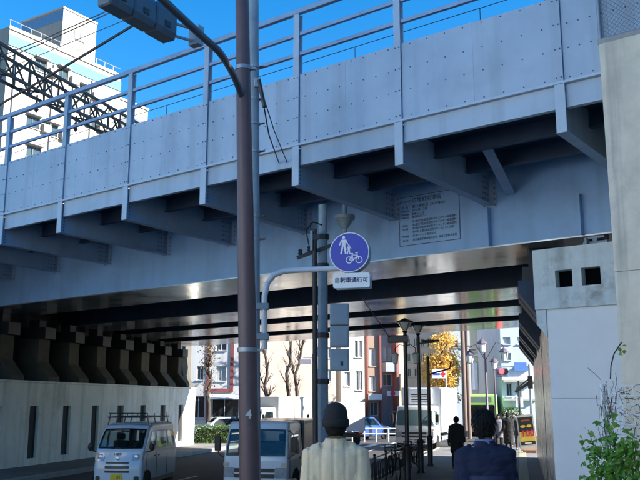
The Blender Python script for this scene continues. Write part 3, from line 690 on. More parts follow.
for f_ in (.08, .3): q = p0.lerp(p1, f_); MB().lathe([(.03, 0), (.05, .03), (.03, .06), (.05, .09), (.025, .12)], q + Vector((0, 0, .035)), 'Z', 10).build('insulator', DARK, dp_)
MB().tube([W(322, 225, 16.5) - db_, W(313, 222, 16.4) - db_, W(306, 231, 16.3) - db_, W(309, 245, 16.3) - db_], .014, 6).build('loop_cable', BLACK, dp_)
dk_, kb_, kax = axis_pole('utility_pole', 'thin dark pole standing directly left of the control-box pole', 'pole', W(314.6, 229, 16.35), W(315.3, 402, 16.35), .046, .05, mat('dark brown pole', (.03, .022, .022), .5))
q = kax(5.05) - kb_; MB().box(q.x - .06, q.x + .05, q.y - .05, q.y + .05, q.z - .06, q.z + .06).build('pole_head', DARK, dk_); MB().box(q.x - .09, q.x - .04, q.y - .07, q.y - .02, q.z - .28, q.z + .12).build('small_lamp', STEEL, dk_)

# overhead street wires
def wire(label, pts, r, sag=0.0):
    pts = [Vector(p) for p in pts]; o = pts[0]; out = []
    for i in range(len(pts) - 1):
        for k in range(8 if sag else 1):
            t = k / (8 if sag else 1); v = pts[i].lerp(pts[i + 1], t); v.z -= sag * 4 * t * (1 - t); out.append(v - o)
    out.append(pts[-1] - o); ob = MB().tube(out, r, 6).build('overhead_wire', BLACK); ob.location = o; return tag(ob, label, 'wire')
wire('thick black cable slanting up to the traffic signal', [W(-60, 137, 13), W(0, 104.5, 12.2), W(142, 20, 10.3)], .018, .01)
wire('upper of two thin wires crossing the white building', [W(-40, 72, 22), W(42, 40, 20), W(103, 13, 18), W(160, -14, 16)], .013)
wire('lower of two thin wires crossing the white building', [W(-40, 77, 22), W(42, 43.5, 20), W(103, 16, 18), W(160, -11, 16)], .013)
wire('thinnest wire below the pair of wires over the white building', [W(-30, 84, 21), W(40, 55, 19), W(118, 23, 17), W(170, 2, 15.6)], .008)
wire('diagonal wire hanging under the bridge behind the round sign', [W(362, 298, 21), W(376, 318, 23), W(392, 341, 25)], .012)

# ================================================================== PAVEMENT FENCES
FEN = mat('black fence paint', (.018, .018, .02), .4, .15, 6)
fy0, fy1 = 15.6, 33.0
fb = Vector((fence_x(fy0), fy0, 0)); fen = thing('pedestrian_fence', 'low black pedestrian fence with arched bars along the kerb', 'fence', fb, RROT)
Lf = (fy1 - fy0) / R.y; npan = 9; pw = Lf / npan
def fz(t): return gz(fy0 + t * R.y)
for k in range(npan + 1):
    t = k * pw; MB().cyl((0, t, fz(t)), (0, t, fz(t) + .86), .032, n=10).build('fence_post', FEN, fen, smooth=40)
    MB().lathe([(.04, .86), (.045, .88), (.02, .91)], (0, t, fz(t)), 'Z', 10).build('post_cap', FEN, fen)
for k in range(npan):
    a, b = k * pw + .03, (k + 1) * pw - .03
    for h in (.80, .14): MB().cyl((0, a, fz(a) + h), (0, b, fz(b) + h), .02, n=8).build('fence_rail', FEN, fen, smooth=40)
    nb = 6
    for j in range(nb):
        c = a + (b - a) * (j + .5) / nb; hw = (b - a) / nb * .36; z = fz(c)
        pts = [Vector((0, c - hw, z + .14)), Vector((0, c - hw, z + .5))] + [Vector((0, c - hw * math.cos(i * PI / 6), z + .5 + .2 * math.sin(i * PI / 6))) for i in range(1, 6)] + [Vector((0, c + hw, z + .5)), Vector((0, c + hw, z + .14))]
        MB().tube(pts, .01, 6).build('arch_bar', FEN, fen, smooth=50)
        if j % 2 == 0: MB().tube([(0, c, z + .14), (0, c, z + .42)], .009, 6).build('centre_bar', FEN, fen)
BEIGE = mat('beige rail paint', (.36, .31, .24), .4, .1, 6)
ry0, ry1 = 9.4, 15.2
rb = Vector((fence_x(ry0), ry0, 0)); rl = thing('guard_pipe', 'beige single-pipe guard rail by the foot of the brown pole', 'guard rail', rb, RROT)
def rz_(t): return gz(ry0 + t * R.y)
Lr = (ry1 - ry0) / R.y
for t in (0.05, Lr * .33, Lr * .66, Lr - .05): MB().cyl((0, t, rz_(t)), (0, t, rz_(t) + .74), .038, n=10).build('rail_post', BEIGE, rl, smooth=40)
for h in (.75, .42): MB().tube([(0, t, rz_(t) + h) for t in np.linspace(0, Lr, 8)], .034, 10).build('rail_pipe', BEIGE, rl, smooth=60)

# ================================================================== STREET LAMPS
LGL = mat('frosted lamp glass', (.62, .64, .60), .25, .05, 4)
def lamp_post(label, base, H, topkind, extras=()):
    t = thing('street_lamp', label, 'street lamp', base, RROT, 'black street lamps by the fence')
    MB().lathe([(.13, 0), (.13, .06), (.10, .12), (.10, .95), (.115, 1.0), (.115, 1.06), (.062, 1.12), (.058, H - .5), (.05, H - .4)], (0, 0, -.02), 'Z', 16).build('shaft', FEN, t, smooth=40)
    if topkind == 'cone':
        MB().lathe([(.04, H - .42), (.09, H - .38), (.05, H - .34)], (0, 0, 0), 'Z', 14).build('collar', FEN, t, smooth=40)
        MB().lathe([(.07, H - .33), (.20, H - .12), (.205, H - .10)], (0, 0, 0), 'Z', 16).build('lamp_glass', LGL, t, smooth=40)
        MB().lathe([(.26, H - .098), (.265, H - .08), (.12, H - .02), (.02, H + .03)], (0, 0, 0), 'Z', 16).build('lamp_cap', FEN, t, smooth=40)
        for j in range(4): a = PI / 4 + j * PI / 2; MB().tube([(.075 * math.cos(a), .075 * math.sin(a), H - .33), (.21 * math.cos(a), .21 * math.sin(a), H - .1)], .011, 6).build('lamp_rib', FEN, t)
    return t
def base_at(x, D): p = W(x, 402, D); return Vector((p.x, p.y, gz(D)))
la = lamp_post('nearest black street lamp, with a dark camera box and hanging lanterns', base_at(406.3, 24.7), 4.72, 'cone')
MB().box(-.5, .1, -.14, .1, 4.02, 4.24).build('camera_housing', BLACK, la, bevel=.02)
for s in (-1, 1):
    MB().tube([(0, 0, 3.9), (s * .15, 0, 3.98), (s * .3, 0, 3.86), (s * .3, 0, 3.74)], .014, 6).build('scroll_arm', FEN, la, smooth=60)
    MB().lathe([(.03, 3.74), (.12, 3.68), (.10, 3.66), (.07, 3.42), (.02, 3.4)], (s * .3, 0, 0), 'Z', 10).build('hanging_lantern', LGL, la, smooth=40)
lb = lamp_post('middle black street lamp with a cone glass head and flat side lamp', base_at(419.6, 28.4), 4.95, 'cone')
MB().bar((0, 0, 4.25), (.55, .05, 4.30), .04, .05).build('side_arm', FEN, lb); MB().box(.12, .72, -.1, .14, 4.30, 4.37).build('side_lamp', BLACK, lb, bevel=.02)
lc = lamp_post('farthest black lamp post, thin with a rising bare arm', base_at(429, 31.5), 4.3, 'arm')
MB().tube([(0, 0, 3.3), (.25, 0, 3.38), (.8, 0, 3.52), (.84, 0, 3.75)], .03, 8).build('side_arm', FEN, lc, smooth=60)
MB().lathe([(.06, 3.88), (.065, 3.95), (.02, 3.99)], (0, 0, 0), 'Z', 12).build('post_cap', FEN, lc)

# ================================================================== BICYCLE
def bicycle(label, loc, rotz):
    t = thing('bicycle', label, 'bicycle', loc, rotz)
    for x, nm in ((-.53, 'rear'), (.53, 'front')):
        pts = [(x + .32 * math.cos(2 * PI * j / 24), 0, .34 + .32 * math.sin(2 * PI * j / 24)) for j in range(25)]
        wl = MB().tube(pts, .02, 8, cap=False).build('wheel', RUBBER, t, smooth=60)
        MB().tube([(x + .295 * math.cos(2 * PI * j / 24), 0, .34 + .295 * math.sin(2 * PI * j / 24)) for j in range(25)], .009, 6, cap=False).build('rim', STEEL, wl)
        mb = MB()
        for j in range(14): a = 2 * PI * j / 14; mb.tube([(x, 0, .34), (x + .29 * math.cos(a), 0, .34 + .29 * math.sin(a))], .0022, 3, cap=False)
        mb.build('spokes', STEEL, wl); MB().cyl((x, -.05, .34), (x, .05, .34), .025, n=10).build('hub', DARK, wl)
        MB().tube([(x + .345 * math.cos(a), 0, .34 + .345 * math.sin(a)) for a in np.linspace(.3, 2.8, 10)], [(.03, .006)] * 10, 6).build('mudguard', BLACK, t)
    fr = MB(); fr.tube([(-.53, 0, .34), (-.1, 0, .30), (.42, 0, .68)], .018, 8); fr.tube([(-.1, 0, .30), (-.2, 0, .80)], .016, 8); fr.tube([(-.53, 0, .34), (-.18, 0, .70)], .012, 6); fr.tube([(-.17, 0, .62), (.40, 0, .80)], .016, 8); fr.tube([(.40, 0, .88), (.53, 0, .34)], .016, 8)
    fr.build('frame', DARK, t, smooth=60)
    MB().tube([(.40, 0, .86), (.36, 0, 1.0), (.36, .12, 1.03), (.28, .28, 1.0), (.18, .30, .99)], .012, 8).build('handlebar', STEEL, t); MB().tube([(.36, 0, 1.0), (.36, -.12, 1.03), (.28, -.28, 1.0), (.18, -.30, .99)], .012, 8).build('handlebar', STEEL, t)
    MB().loft([[Vector((x, y_ * k, z)) for y_, z in ((-1, .86), (-.8, .90), (.8, .90), (1, .86))] for x, k in ((-.36, .10), (-.25, .11), (-.12, .05), (-.04, .03))]).build('saddle', BLACK, t, bevel=.01)
    ck = MB(); ck.lathe([(.09, -.03), (.09, -.02)], (-.1, 0, .30), 'Y', 16); ck.bar((-.1, -.04, .30), (.02, -.06, .18), .02, .02); ck.bar((-.1, .03, .30), (-.22, .06, .42), .02, .02); ck.build('crank', DARK, t)
    bk = MB()
    for z in (.80, .90, 1.0): bk.tube([(.5, -.16, z), (.78, -.16, z), (.78, .16, z), (.5, .16, z), (.5, -.16, z)], .006, 4)
    for (x, y_) in [(.5 + .07 * i, s) for i in range(5) for s in (-.16, .16)] + [(.78, -.16 + .064 * i) for i in range(6)]: bk.tube([(x, y_, .80), (x, y_, 1.0)], .005, 4)
    bk.build('basket', DARK, t)
    MB().tube([(-.5, .05, .3), (-.55, .16, .01)], .01, 6).build('kickstand', STEEL, t)
    return t
bq = base_at(393.5, 26.0); bicycle('dark parked bicycle leaning by the nearest street lamp and fence', bq, RROT + PI / 2 + .35)
bq = base_at(413, 29.4); bicycle('second dark bicycle parked behind the black lamp posts', bq, RROT + PI / 2 - .25)

# ================================================================== MESH FENCE AND VINE AT THE RIGHT
mp_ = W(603, 402, 10.6); mroot = Vector((mp_.x, mp_.y, gz(mp_.y)))
mf = thing('wire_mesh_fence', 'white wire mesh fence panel in front of the concrete wall, lower right', 'fence', mroot, BROT)
MW = mat('white wire', (.82, .83, .83), .5, .1, 5)
for x in (0, 1.5): MB().cyl((x, 0, -.02), (x, 0, 2.12), .03, n=10).build('fence_post', MW, mf, smooth=40)
mb = MB()
for k in range(1, 16): mb.tube([(k * .095, 0, .08), (k * .095, 0, 2.1)], .0058, 5)
tag(mb.build('vertical_wires', MW, mf), kind='stuff')
mb = MB()
for k in range(18): mb.tube([(0, -.006, .08 + k * .1188), (1.5, -.006, .08 + k * .1188)], .0062, 5)
tag(mb.build('horizontal_wires', MW, mf), kind='stuff')
def leaf_mesh(name, L_, w_, lobes=True):
    vs = [(0, 0, 0), (-w_ * .5, L_ * .35, .02 * L_), (0, L_ * .4, -.06 * L_), (w_ * .5, L_ * .35, .02 * L_), (-w_ * .33, L_ * .72, .0), (0, L_ * .75, -.05 * L_), (w_ * .33, L_ * .72, 0), (0, L_, -.14 * L_)]
    if lobes: vs[1] = (-w_ * .62, L_ * .3, .05 * L_); vs[3] = (w_ * .62, L_ * .3, .05 * L_)
    fs = [(0, 2, 1), (0, 3, 2), (1, 2, 5, 4), (2, 3, 6, 5), (4, 5, 7), (5, 6, 7)]
    return MB().add(vs, fs).mesh(name, fix=False)
LEAF = mat('fresh green leaf', (.25, .46, .06), .45, .25, 4, obj_rand=.4, tl=.4)
DRY = mat('dry twigs', (.09, .065, .05), .85, .3, 10)
vroot = W(601, 402, 10.35); vroot = Vector((vroot.x, vroot.y, gz(vroot.y)))
vine = thing('climbing_vine', 'bright green leafy vine climbing the wire mesh fence', 'vine', vroot, BROT)
rng = random.Random(5); stems = MB(); tips = []
for k in range(16):
    x0 = rng.uniform(-.05, .75); top = rng.uniform(1.05, 1.8) * (1 - .28 * max(0, x0 - .1)); pts = []
    for i in range(7):
        f_ = i / 6; pts.append(Vector((x0 * (.6 + .4 * f_) + rng.uniform(-.05, .05) - .04, -.03 - .12 * f_ * rng.random(), top * f_)))
    stems.tube(pts, [.009 * (1 - .1 * i) for i in range(7)], 5); tips.append(pts)
stems.build('stem', mat('vine stem', (.07, .06, .03), .8), vine)
LEAF2 = mat('older green leaf', (.15, .33, .055), .5, .35, 6, obj_rand=.4, tl=.35); LEAF3 = mat('yellow-green young leaf', (.38, .55, .08), .45, .25, 4, obj_rand=.3, tl=.45)
lms = [leaf_mesh('leaf', .085, .07), leaf_mesh('leaf', .11, .085), leaf_mesh('leaf', .065, .055), leaf_mesh('leaf', .095, .06, False), leaf_mesh('leaf', .08, .08), leaf_mesh('leaf', .07, .05)]
for i_, m_ in enumerate(lms):
    m_.materials.append((LEAF, LEAF2, LEAF, LEAF2, LEAF, LEAF3)[i_])
    for v in m_.vertices: c_ = v.co; v.co.z += (.9 - .5 * i_) * c_.y * c_.y * 3 + .4 * abs(c_.x) * (1 if i_ % 2 else -1)
for k in range(290):
    pts = tips[rng.randrange(16)]; f_ = rng.uniform(.25, 1) ** .7 * 5.99; i = int(f_); p = pts[i].lerp(pts[min(6, i + 1)], f_ - i)
    o = bpy.data.objects.new('leaf', lms[k % 6]); COL.objects.link(o); o.parent = vine
    o.location = p + Vector((rng.gauss(0, .07), rng.gauss(-.05, .06), rng.gauss(0, .04))); o.rotation_euler = (rng.uniform(-1.3, .2), rng.uniform(-.6, .6), PI + rng.uniform(-1.2, 1.2)); o.scale = [rng.uniform(.65, 1.35)] * 3
lm_ = MB(); lsrc = [[tuple(v.co) for v in m_.vertices] for m_ in lms]; lfac = [tuple(f.vertices) for f in lms[0].polygons]
for k in range(1500):
    pts = tips[rng.randrange(16)]; f_ = rng.uniform(.1, 1) ** .75 * 5.99; i = int(f_); p = pts[i].lerp(pts[min(6, i + 1)], f_ - i) + Vector((rng.gauss(0, .08), rng.gauss(-.05, .07), rng.gauss(0, .05)))
    M_ = Matrix.Translation(p) @ Matrix.Rotation(PI + rng.uniform(-1.3, 1.3), 4, 'Z') @ Matrix.Rotation(rng.uniform(-.6, .6), 4, 'Y') @ Matrix.Rotation(rng.uniform(-1.4, .3), 4, 'X') @ Matrix.Scale(rng.uniform(.35, 1.0), 4)
    lm_.add([M_ @ Vector(v) for v in lsrc[k % 6]], lfac)
tag(lm_.build('small_leaves', LEAF2, vine, fix=False), kind='stuff')
# dead climbing stems on the fence post and a curved shoot above it
dv = thing('dead_creeper', 'tangle of dead brown creeper stems wrapped on the fence post top', 'creeper', mroot + Vector((0, 0, 1.2)), BROT)
mb = MB()
for k in range(80):
    x0 = rng.gauss(.05, .05); pts = []; x = x0; z = rng.uniform(-.5, .7); y_ = rng.uniform(-.05, .03)
    for i in range(5): pts.append(Vector((x, y_, z))); x += rng.gauss(0, .022); z += rng.uniform(.0, .12); y_ += rng.gauss(0, .015)
    mb.tube(pts, rng.uniform(.002, .004), 4)
for k in range(60):
    x = rng.uniform(.05, .6); z = rng.uniform(.35, .86) ; pts = []
    for i in range(4): pts.append(Vector((x, rng.uniform(-.03, .02), z))); x += rng.gauss(.03, .05); z += rng.gauss(.0, .04)
    mb.tube(pts, .003, 4)
tag(mb.build('dead_stems', DRY, dv), kind='stuff')
sh = [W(610.5, 379, 10.5), W(611, 366, 10.5), W(614, 354, 10.5), W(619, 346, 10.5), W(622, 342, 10.5)]
MB().tube([Matrix.Rotation(-BROT, 3, 'Z') @ (p - mroot - Vector((0, 0, 1.2))) for p in sh], .008, 6).build('shoot', mat('dark shoot', (.03, .03, .025), .7), dv)
for k in range(7):
    p = Matrix.Rotation(-BROT, 3, 'Z') @ (sh[3 if k < 3 else 4] - mroot - Vector((0, 0, 1.2)))
    o = bpy.data.objects.new('leaf', lms[2]); COL.objects.link(o); o.parent = dv; o.location = p + Vector((rng.gauss(0, .03), 0, rng.gauss(-.02, .05))); o.rotation_euler = (rng.uniform(-1.5, 0), 0, rng.uniform(2, 4)); o.scale = (.9, .9, .9)
MB().tube([Matrix.Rotation(-BROT, 3, 'Z') @ (p - mroot - Vector((0, 0, 1.2))) for p in (W(588, 368, 10.5), W(595, 374, 10.5), W(601, 380, 10.5))], .004, 5).build('twig', DRY, dv)
# ================================================================== VEHICLES  (local frame: front at y=0 looking to -Y, x to the right)
def rounded_box(x0, x1, y0, y1, z0, z1, r, n=8, deform=None, cut=None):
    c = Vector(((x0 + x1) / 2, (y0 + y1) / 2, (z0 + z1) / 2)); h = Vector(((x1 - x0) / 2, (y1 - y0) / 2, (z1 - z0) / 2))
    def pars(hh, cnt):
        e = [hh, hh - r * .12, hh - r * .35, hh - r * .65, hh - r]; inner = [(-(hh - r)) + 2 * (hh - r) * i / cnt for i in range(1, cnt)]
        return [-q for q in e] + inner + e[::-1]
    P = [pars(h.x, n), pars(h.y, n), pars(h.z, n)]
    bm = bmesh.new()
    def vert(p):
        q = Vector([max(-(h[i] - r), min(h[i] - r, p[i])) for i in range(3)]); d = p - q
        if d.length > 1e-9: p = q + d.normalized() * r
        p = p + c
        return bm.verts.new(deform(p) if deform else p)
    for ax in range(3):
        a, b = [i for i in range(3) if i != ax]
        for sg in (-1, 1):
            g = []
            for ua in P[a]:
                row = []
                for ub in P[b]:
                    p = Vector((0, 0, 0)); p[ax] = sg * h[ax]; p[a] = ua; p[b] = ub; row.append(vert(p))
                g.append(row)
            for i in range(len(g) - 1):
                for k in range(len(g[0]) - 1):
                    if cut:
                        q = Vector((0, 0, 0)); q[ax] = sg * h[ax]; q[a] = (P[a][i] + P[a][i + 1]) / 2; q[b] = (P[b][k] + P[b][k + 1]) / 2
                        if cut(q + c, ax, sg): continue
                    bm.faces.new((g[i][k], g[i + 1][k], g[i + 1][k + 1], g[i][k + 1]))
    bmesh.ops.remove_doubles(bm, verts=bm.verts, dist=1e-4)
    bmesh.ops.recalc_face_normals(bm, faces=bm.faces)
    me = bpy.data.meshes.new('shell'); bm.to_mesh(me); bm.free(); me.shade_smooth(); me.set_sharp_from_angle(angle=math.radians(50)); return me
def patch(fn, u0, u1, v0, v1, rc=.05, off=.006, nu=10, nv=8, thick=.012):
    """panel following a deformed face: fn(u,v)->point; outward side found from fn's hint"""
    vs = []; fs = []; rows = []
    vv = sorted({v0, v0 + rc * .15, v0 + rc * .5, v0 + rc, v1 - rc, v1 - rc * .5, v1 - rc * .15, v1} | {v0 + (v1 - v0) * i / nv for i in range(1, nv) if rc < (v1 - v0) * i / nv < (v1 - v0) - rc})
    for v in vv:
        d = min(v - v0, v1 - v); ins = rc - math.sqrt(max(0, rc * rc - (rc - min(d, rc)) ** 2)) if d < rc else 0
        rows.append([(u0 + ins + (u1 - u0 - 2 * ins) * i / nu, v) for i in range(nu + 1)])
    def nrm(u, v):
        e = .004; return (fn(u + e, v) - fn(u - e, v)).cross(fn(u, v + e) - fn(u, v - e)).normalized()
    front = [[fn(u, v) + nrm(u, v) * off for u, v in r] for r in rows]; back = [[fn(u, v) + nrm(u, v) * (off - thick) for u, v in r] for r in rows]
    k = nu + 1; m = len(rows); vs = [p for r in front for p in r] + [p for r in back for p in r]; o = k * m
    for i in range(m - 1):
        for j in range(nu):
            a = i * k + j; fs.append((a, a + 1, a + k + 1, a + k)); fs.append((o + a + k, o + a + k + 1, o + a + 1, o + a))
    for j in range(nu): fs.append((j, o + j, o + j + 1, j + 1)); a = (m - 1) * k + j; fs.append((a, a + 1, o + a + 1, o + a))
    for i in range(m - 1): a = i * k; fs.append((a, a + k, o + a + k, o + a)); a = i * k + nu; fs.append((a, o + a, o + a + k, a + k))
    return MB().add(vs, fs)
def wheel(parent, x, y, r, wdt, side, rimm=None):
    rm = rimm or CHROME
    prof = [(r * .55, -wdt / 2), (r * .93, -wdt / 2), (r, -wdt / 2 + .03), (r, wdt / 2 - .03), (r * .93, wdt / 2), (r * .55, wdt / 2)]
    wl = MB().lathe(prof, (x, y, r), 'X', 28).build('wheel', RUBBER, parent, smooth=35)
    s = side * wdt / 2
    MB().lathe([(r * .62, s * .6), (r * .62, s * 1.0), (r * .56, s * 1.02), (r * .52, s * .8), (r * .2, s * .75), (r * .18, s * 1.0), (.001, s * 1.02)], (x, y, r), 'X', 20).build('rim', rm, wl, smooth=35)
    return wl
def smooth01(t): t = max(0, min(1, t)); return t * t * (3 - 2 * t)
HEAD = mat('headlamp glass', (.40, .44, .48), .06, .25, 14, coat=.6, metal=.35); AMBER = mat('amber lens', (.55, .17, .01), .2); TAIL = mat('tail lens', (.35, .01, .01), .2)
PLASTIC = mat('black plastic', (.02, .02, .022), .55, .1, 8); WELL = mat('wheel arch dark', (.006, .006, .006), .9)  # WELL is a painted shade tone for the flat arch plates
INTER = mat('cabin seat fabric', (.06, .06, .065), .8)
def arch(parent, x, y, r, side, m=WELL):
    """flat dark plate on the body side, painting in wheel-arch shade"""
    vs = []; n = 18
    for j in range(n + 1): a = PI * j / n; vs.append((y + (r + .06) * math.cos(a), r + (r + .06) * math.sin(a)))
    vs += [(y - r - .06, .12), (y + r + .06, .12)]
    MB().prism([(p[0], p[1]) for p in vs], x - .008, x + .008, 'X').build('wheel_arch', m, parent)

def kei_van(label, loc, rotz):
    t = thing('parked_van', label, 'van', loc, rotz); t.name = 'van'
    Wd, Ln, Ht = .735, 3.35, 1.87
    def df(p):
        x, y, z = p; f_ = 1 - smooth01(y / 1.25); g = 1 - smooth01((Ln - y) / .7)
        tz = max(0, z - 1.1) / (Ht - 1.1)
        x2 = x * (1 - .115 * tz ** 1.3 - .02 * max(0, .5 - z)) * (1 - .05 * f_ * (1 - tz))
        y2 = y + f_ * (.60 * max(0, tz) ** 1.05 + .10 * smooth01((z - .65) / .45)) + f_ * .11 * (x / Wd) ** 2 - g * .12 * tz
        z2 = z - .03 * (x / Wd) ** 2 * (1 if z > 1.5 else 0) - f_ * .05 * smooth01((z - 1.6) / .2)
        return Vector((x2, y2, z2))
    BODY = mat('pale blue van paint', (.50, .60, .70), .25, .04, 2, coat=.6, dirt=(.3, .32, .34), dirt_amt=.15)
    SIDE = BODY
    def vcut(p, ax, sg):
        if ax == 1 and sg < 0: return abs(p.x) < .63 and 1.21 < p.z < 1.73
        if ax == 0: return 1.18 < p.z < 1.64 and (.46 < p.y < 1.16 or 1.34 < p.y < 2.21 or 2.40 < p.y < 3.08)
        if ax == 1 and sg > 0: return abs(p.x) < .55 and 1.2 < p.z < 1.6
        return False
    me = rounded_box(-Wd, Wd, 0, Ln, .2, Ht, .10, 34, df, vcut); link('body', me, BODY, t)
    fr = lambda u, v: df(Vector((u, 0, v)))
    patch(fr, -.665, .665, 1.18, 1.76, .08).build('windscreen', CLEAR, t, smooth=40)
    for q4 in ((-.665, .665, 1.18, 1.225, .02), (-.665, .665, 1.715, 1.76, .02), (-.665, -.61, 1.2, 1.74, .02), (.61, .665, 1.2, 1.74, .02)): patch(fr, *q4, off=.004).build('screen_seal', BLACK, t, smooth=40)
    for s in (-1, 1):
        sd = (lambda u, v, s=s: df(Vector((Wd * s, u if s > 0 else -u, v)))) if s > 0 else (lambda u, v: df(Vector((-Wd, -u, v))))
        def sp(a, b, c_, d, rc): return patch(sd, a, b, c_, d, rc) if s > 0 else patch(sd, -b, -a, c_, d, rc)
        sp(.42, 1.2, 1.15, 1.66, .07).build('side_window', CLEAR, t, smooth=40)
        sp(1.3, 2.25, 1.15, 1.68, .06).build('side_window', CLEAR, t, smooth=40)
        sp(2.36, 3.12, 1.15, 1.68, .07).build('side_window', CLEAR, t, smooth=40)
        GAP = mat('panel gap', (.02, .025, .03), .8)
        for yy in (.30, 1.25, 2.305): sp(yy, yy + .016, .36, 1.03, .005).build('door_gap', GAP, t)
        for yy in (1.02, 1.40): sp(yy, yy + .16, .93, .97, .015).build('door_handle', PLASTIC, t)
        for yy in (.5, 2.72): arch(t, s * (Wd - .012), yy, .27, s); wheel(t, s * (Wd - .10), yy, .265, .16, s, mat('steel rim', (.25, .26, .27), .5, metal=.4))
        sp(.30, 3.1, .22, .34, .03).build('sill', PLASTIC, t)
        MB().sphere((s * .88, .30, 1.22), (.075, .05, .105), 12, 8).build('mirror', PLASTIC, t, smooth=60); MB().bar((s * .70, .38, 1.08), (s * .86, .31, 1.12), .03, .03).build('mirror_arm', PLASTIC, t)
        hl = (lambda u, v: df(Vector((u, 0, v))))
        a, b = (.40, .70) if s > 0 else (-.70, -.40)
        hlo = patch(hl, a, b, .86, 1.06, .05, .012).build('headlight', HEAD, t, smooth=40); q = hl(s * .53, .96); MB().sphere(q + Vector((0, -.004, 0)), (.085, .03, .085), 14, 8).build('reflector', mat('lamp reflector', (.55, .58, .62), .3, .2, 20, metal=.5), hlo, smooth=60)
        patch(hl, (a + .2 if s > 0 else a), (b if s > 0 else b - .2), .87, 1.05, .03, .016).build('turn_signal', mat('clear indicator', (.5, .42, .36), .12), t)
        sp(.12, .24, .52, .58, .02).build('side_marker', AMBER, t)
        patch(hl, (.5 if s > 0 else -.64), (.64 if s > 0 else -.5), .34, .46, .04, .01).build('fog_lamp', DARK, t, smooth=40)
    for z0, z1, hw in ((.79, .83, .34), (.66, .73, .36), (.55, .61, .36)): patch(fr, -hw, hw, z0, z1, .015, .008).build('grille_slot', BLACK, t)
    patch(fr, -.70, .70, .205, .30, .03, .01).build('bumper_lip', PLASTIC, t)
    pl = patch(fr, -.165, .165, .36, .525, .012, .02).build('number_plate', mat('yellow plate', (.62, .48, .02), .4), t)
    text('31', .12, mat('plate ink', (.01, .01, .01), .5), 'lettering', pl, FRONT(.07, -.026, .43), .001, bold=.003)
    text('HIJET', .085, BLACK, 'lettering', t, FRONT(0, .055, 1.04) , .002, bold=.002)
    MB().lathe([(.045, 0), (.045, -.01), (.03, -.015)], (0, .045, .93), 'Y', 18).build('emblem', CHROME, t)
    for s in (-1, 1): MB().bar((s * .12, .11, 1.18), (s * .12 - .38, .22, 1.23), .014, .014).build('wiper', BLACK, t)
    # interior hints
    MB().box(-.62, .62, .35, .75, .5, 1.14).build('dashboard', INTER, t, bevel=.05)
    for s in (-1, 1):
        MB().box(s * .32 - .22, s * .32 + .22, 1.15, 1.30, .6, 1.36).build('seat', INTER, t, bevel=.05); MB().box(s * .32 - .12, s * .32 + .12, 1.17, 1.27, 1.37, 1.56).build('headrest', INTER, t, bevel=.04)
    MB().tube([(.32 + .17 * math.cos(a), .80 + .06 * math.sin(a), 1.16 + .14 * math.sin(a)) for a in np.linspace(0, 2 * PI, 17)], .015, 6, cap=False).build('steering_wheel', BLACK, t)
    MB().box(-.10, .10, .62, .66, 1.60, 1.66).build('inside_mirror', BLACK, t)
    MB().box(-.58, .58, 2.3, 3.0, .5, 1.28).build('cargo', mat('cardboard cargo', (.22, .15, .09), .8), t, bevel=.03)
    MB().box(-.66, .66, .4, 3.2, .36, .42).build('floor', INTER, t)
    # roof rack
    rk = MB()
    for s in (-1, 1): rk.tube([(s * .55, .75, 2.02), (s * .55, 2.9, 2.02)], .018, 8)
    for y_ in (.75, 1.4, 2.1, 2.9): rk.tube([(-.58, y_, 2.02), (.58, y_, 2.02)], .018, 8)
    for s in (-1, 1):
        for y_ in (.85, 1.5, 2.2, 2.8): rk.bar((s * .55, y_, 2.02), (s * .60, y_, 1.80), .025, .03); rk.bar((s * .55, y_, 2.02), (s * .55, y_, 2.13), .02, .02)
    rk.tube([(-.55, .75, 2.13), (.55, .75, 2.13)], .014, 6); [rk.bar((x, .75, 2.02), (x, .75, 2.13), .015, .015) for x in (-.3, 0, .3)]
    rk.build('roof_rack', BLACK, t, smooth=40)
    return t
vb = W(119.5, 402, 23.4); kei_van('pale blue small van with black roof rack driving out of the underpass', Vector((vb.x, vb.y, gz(22) + ROADZ + .004)), RROT + .13)

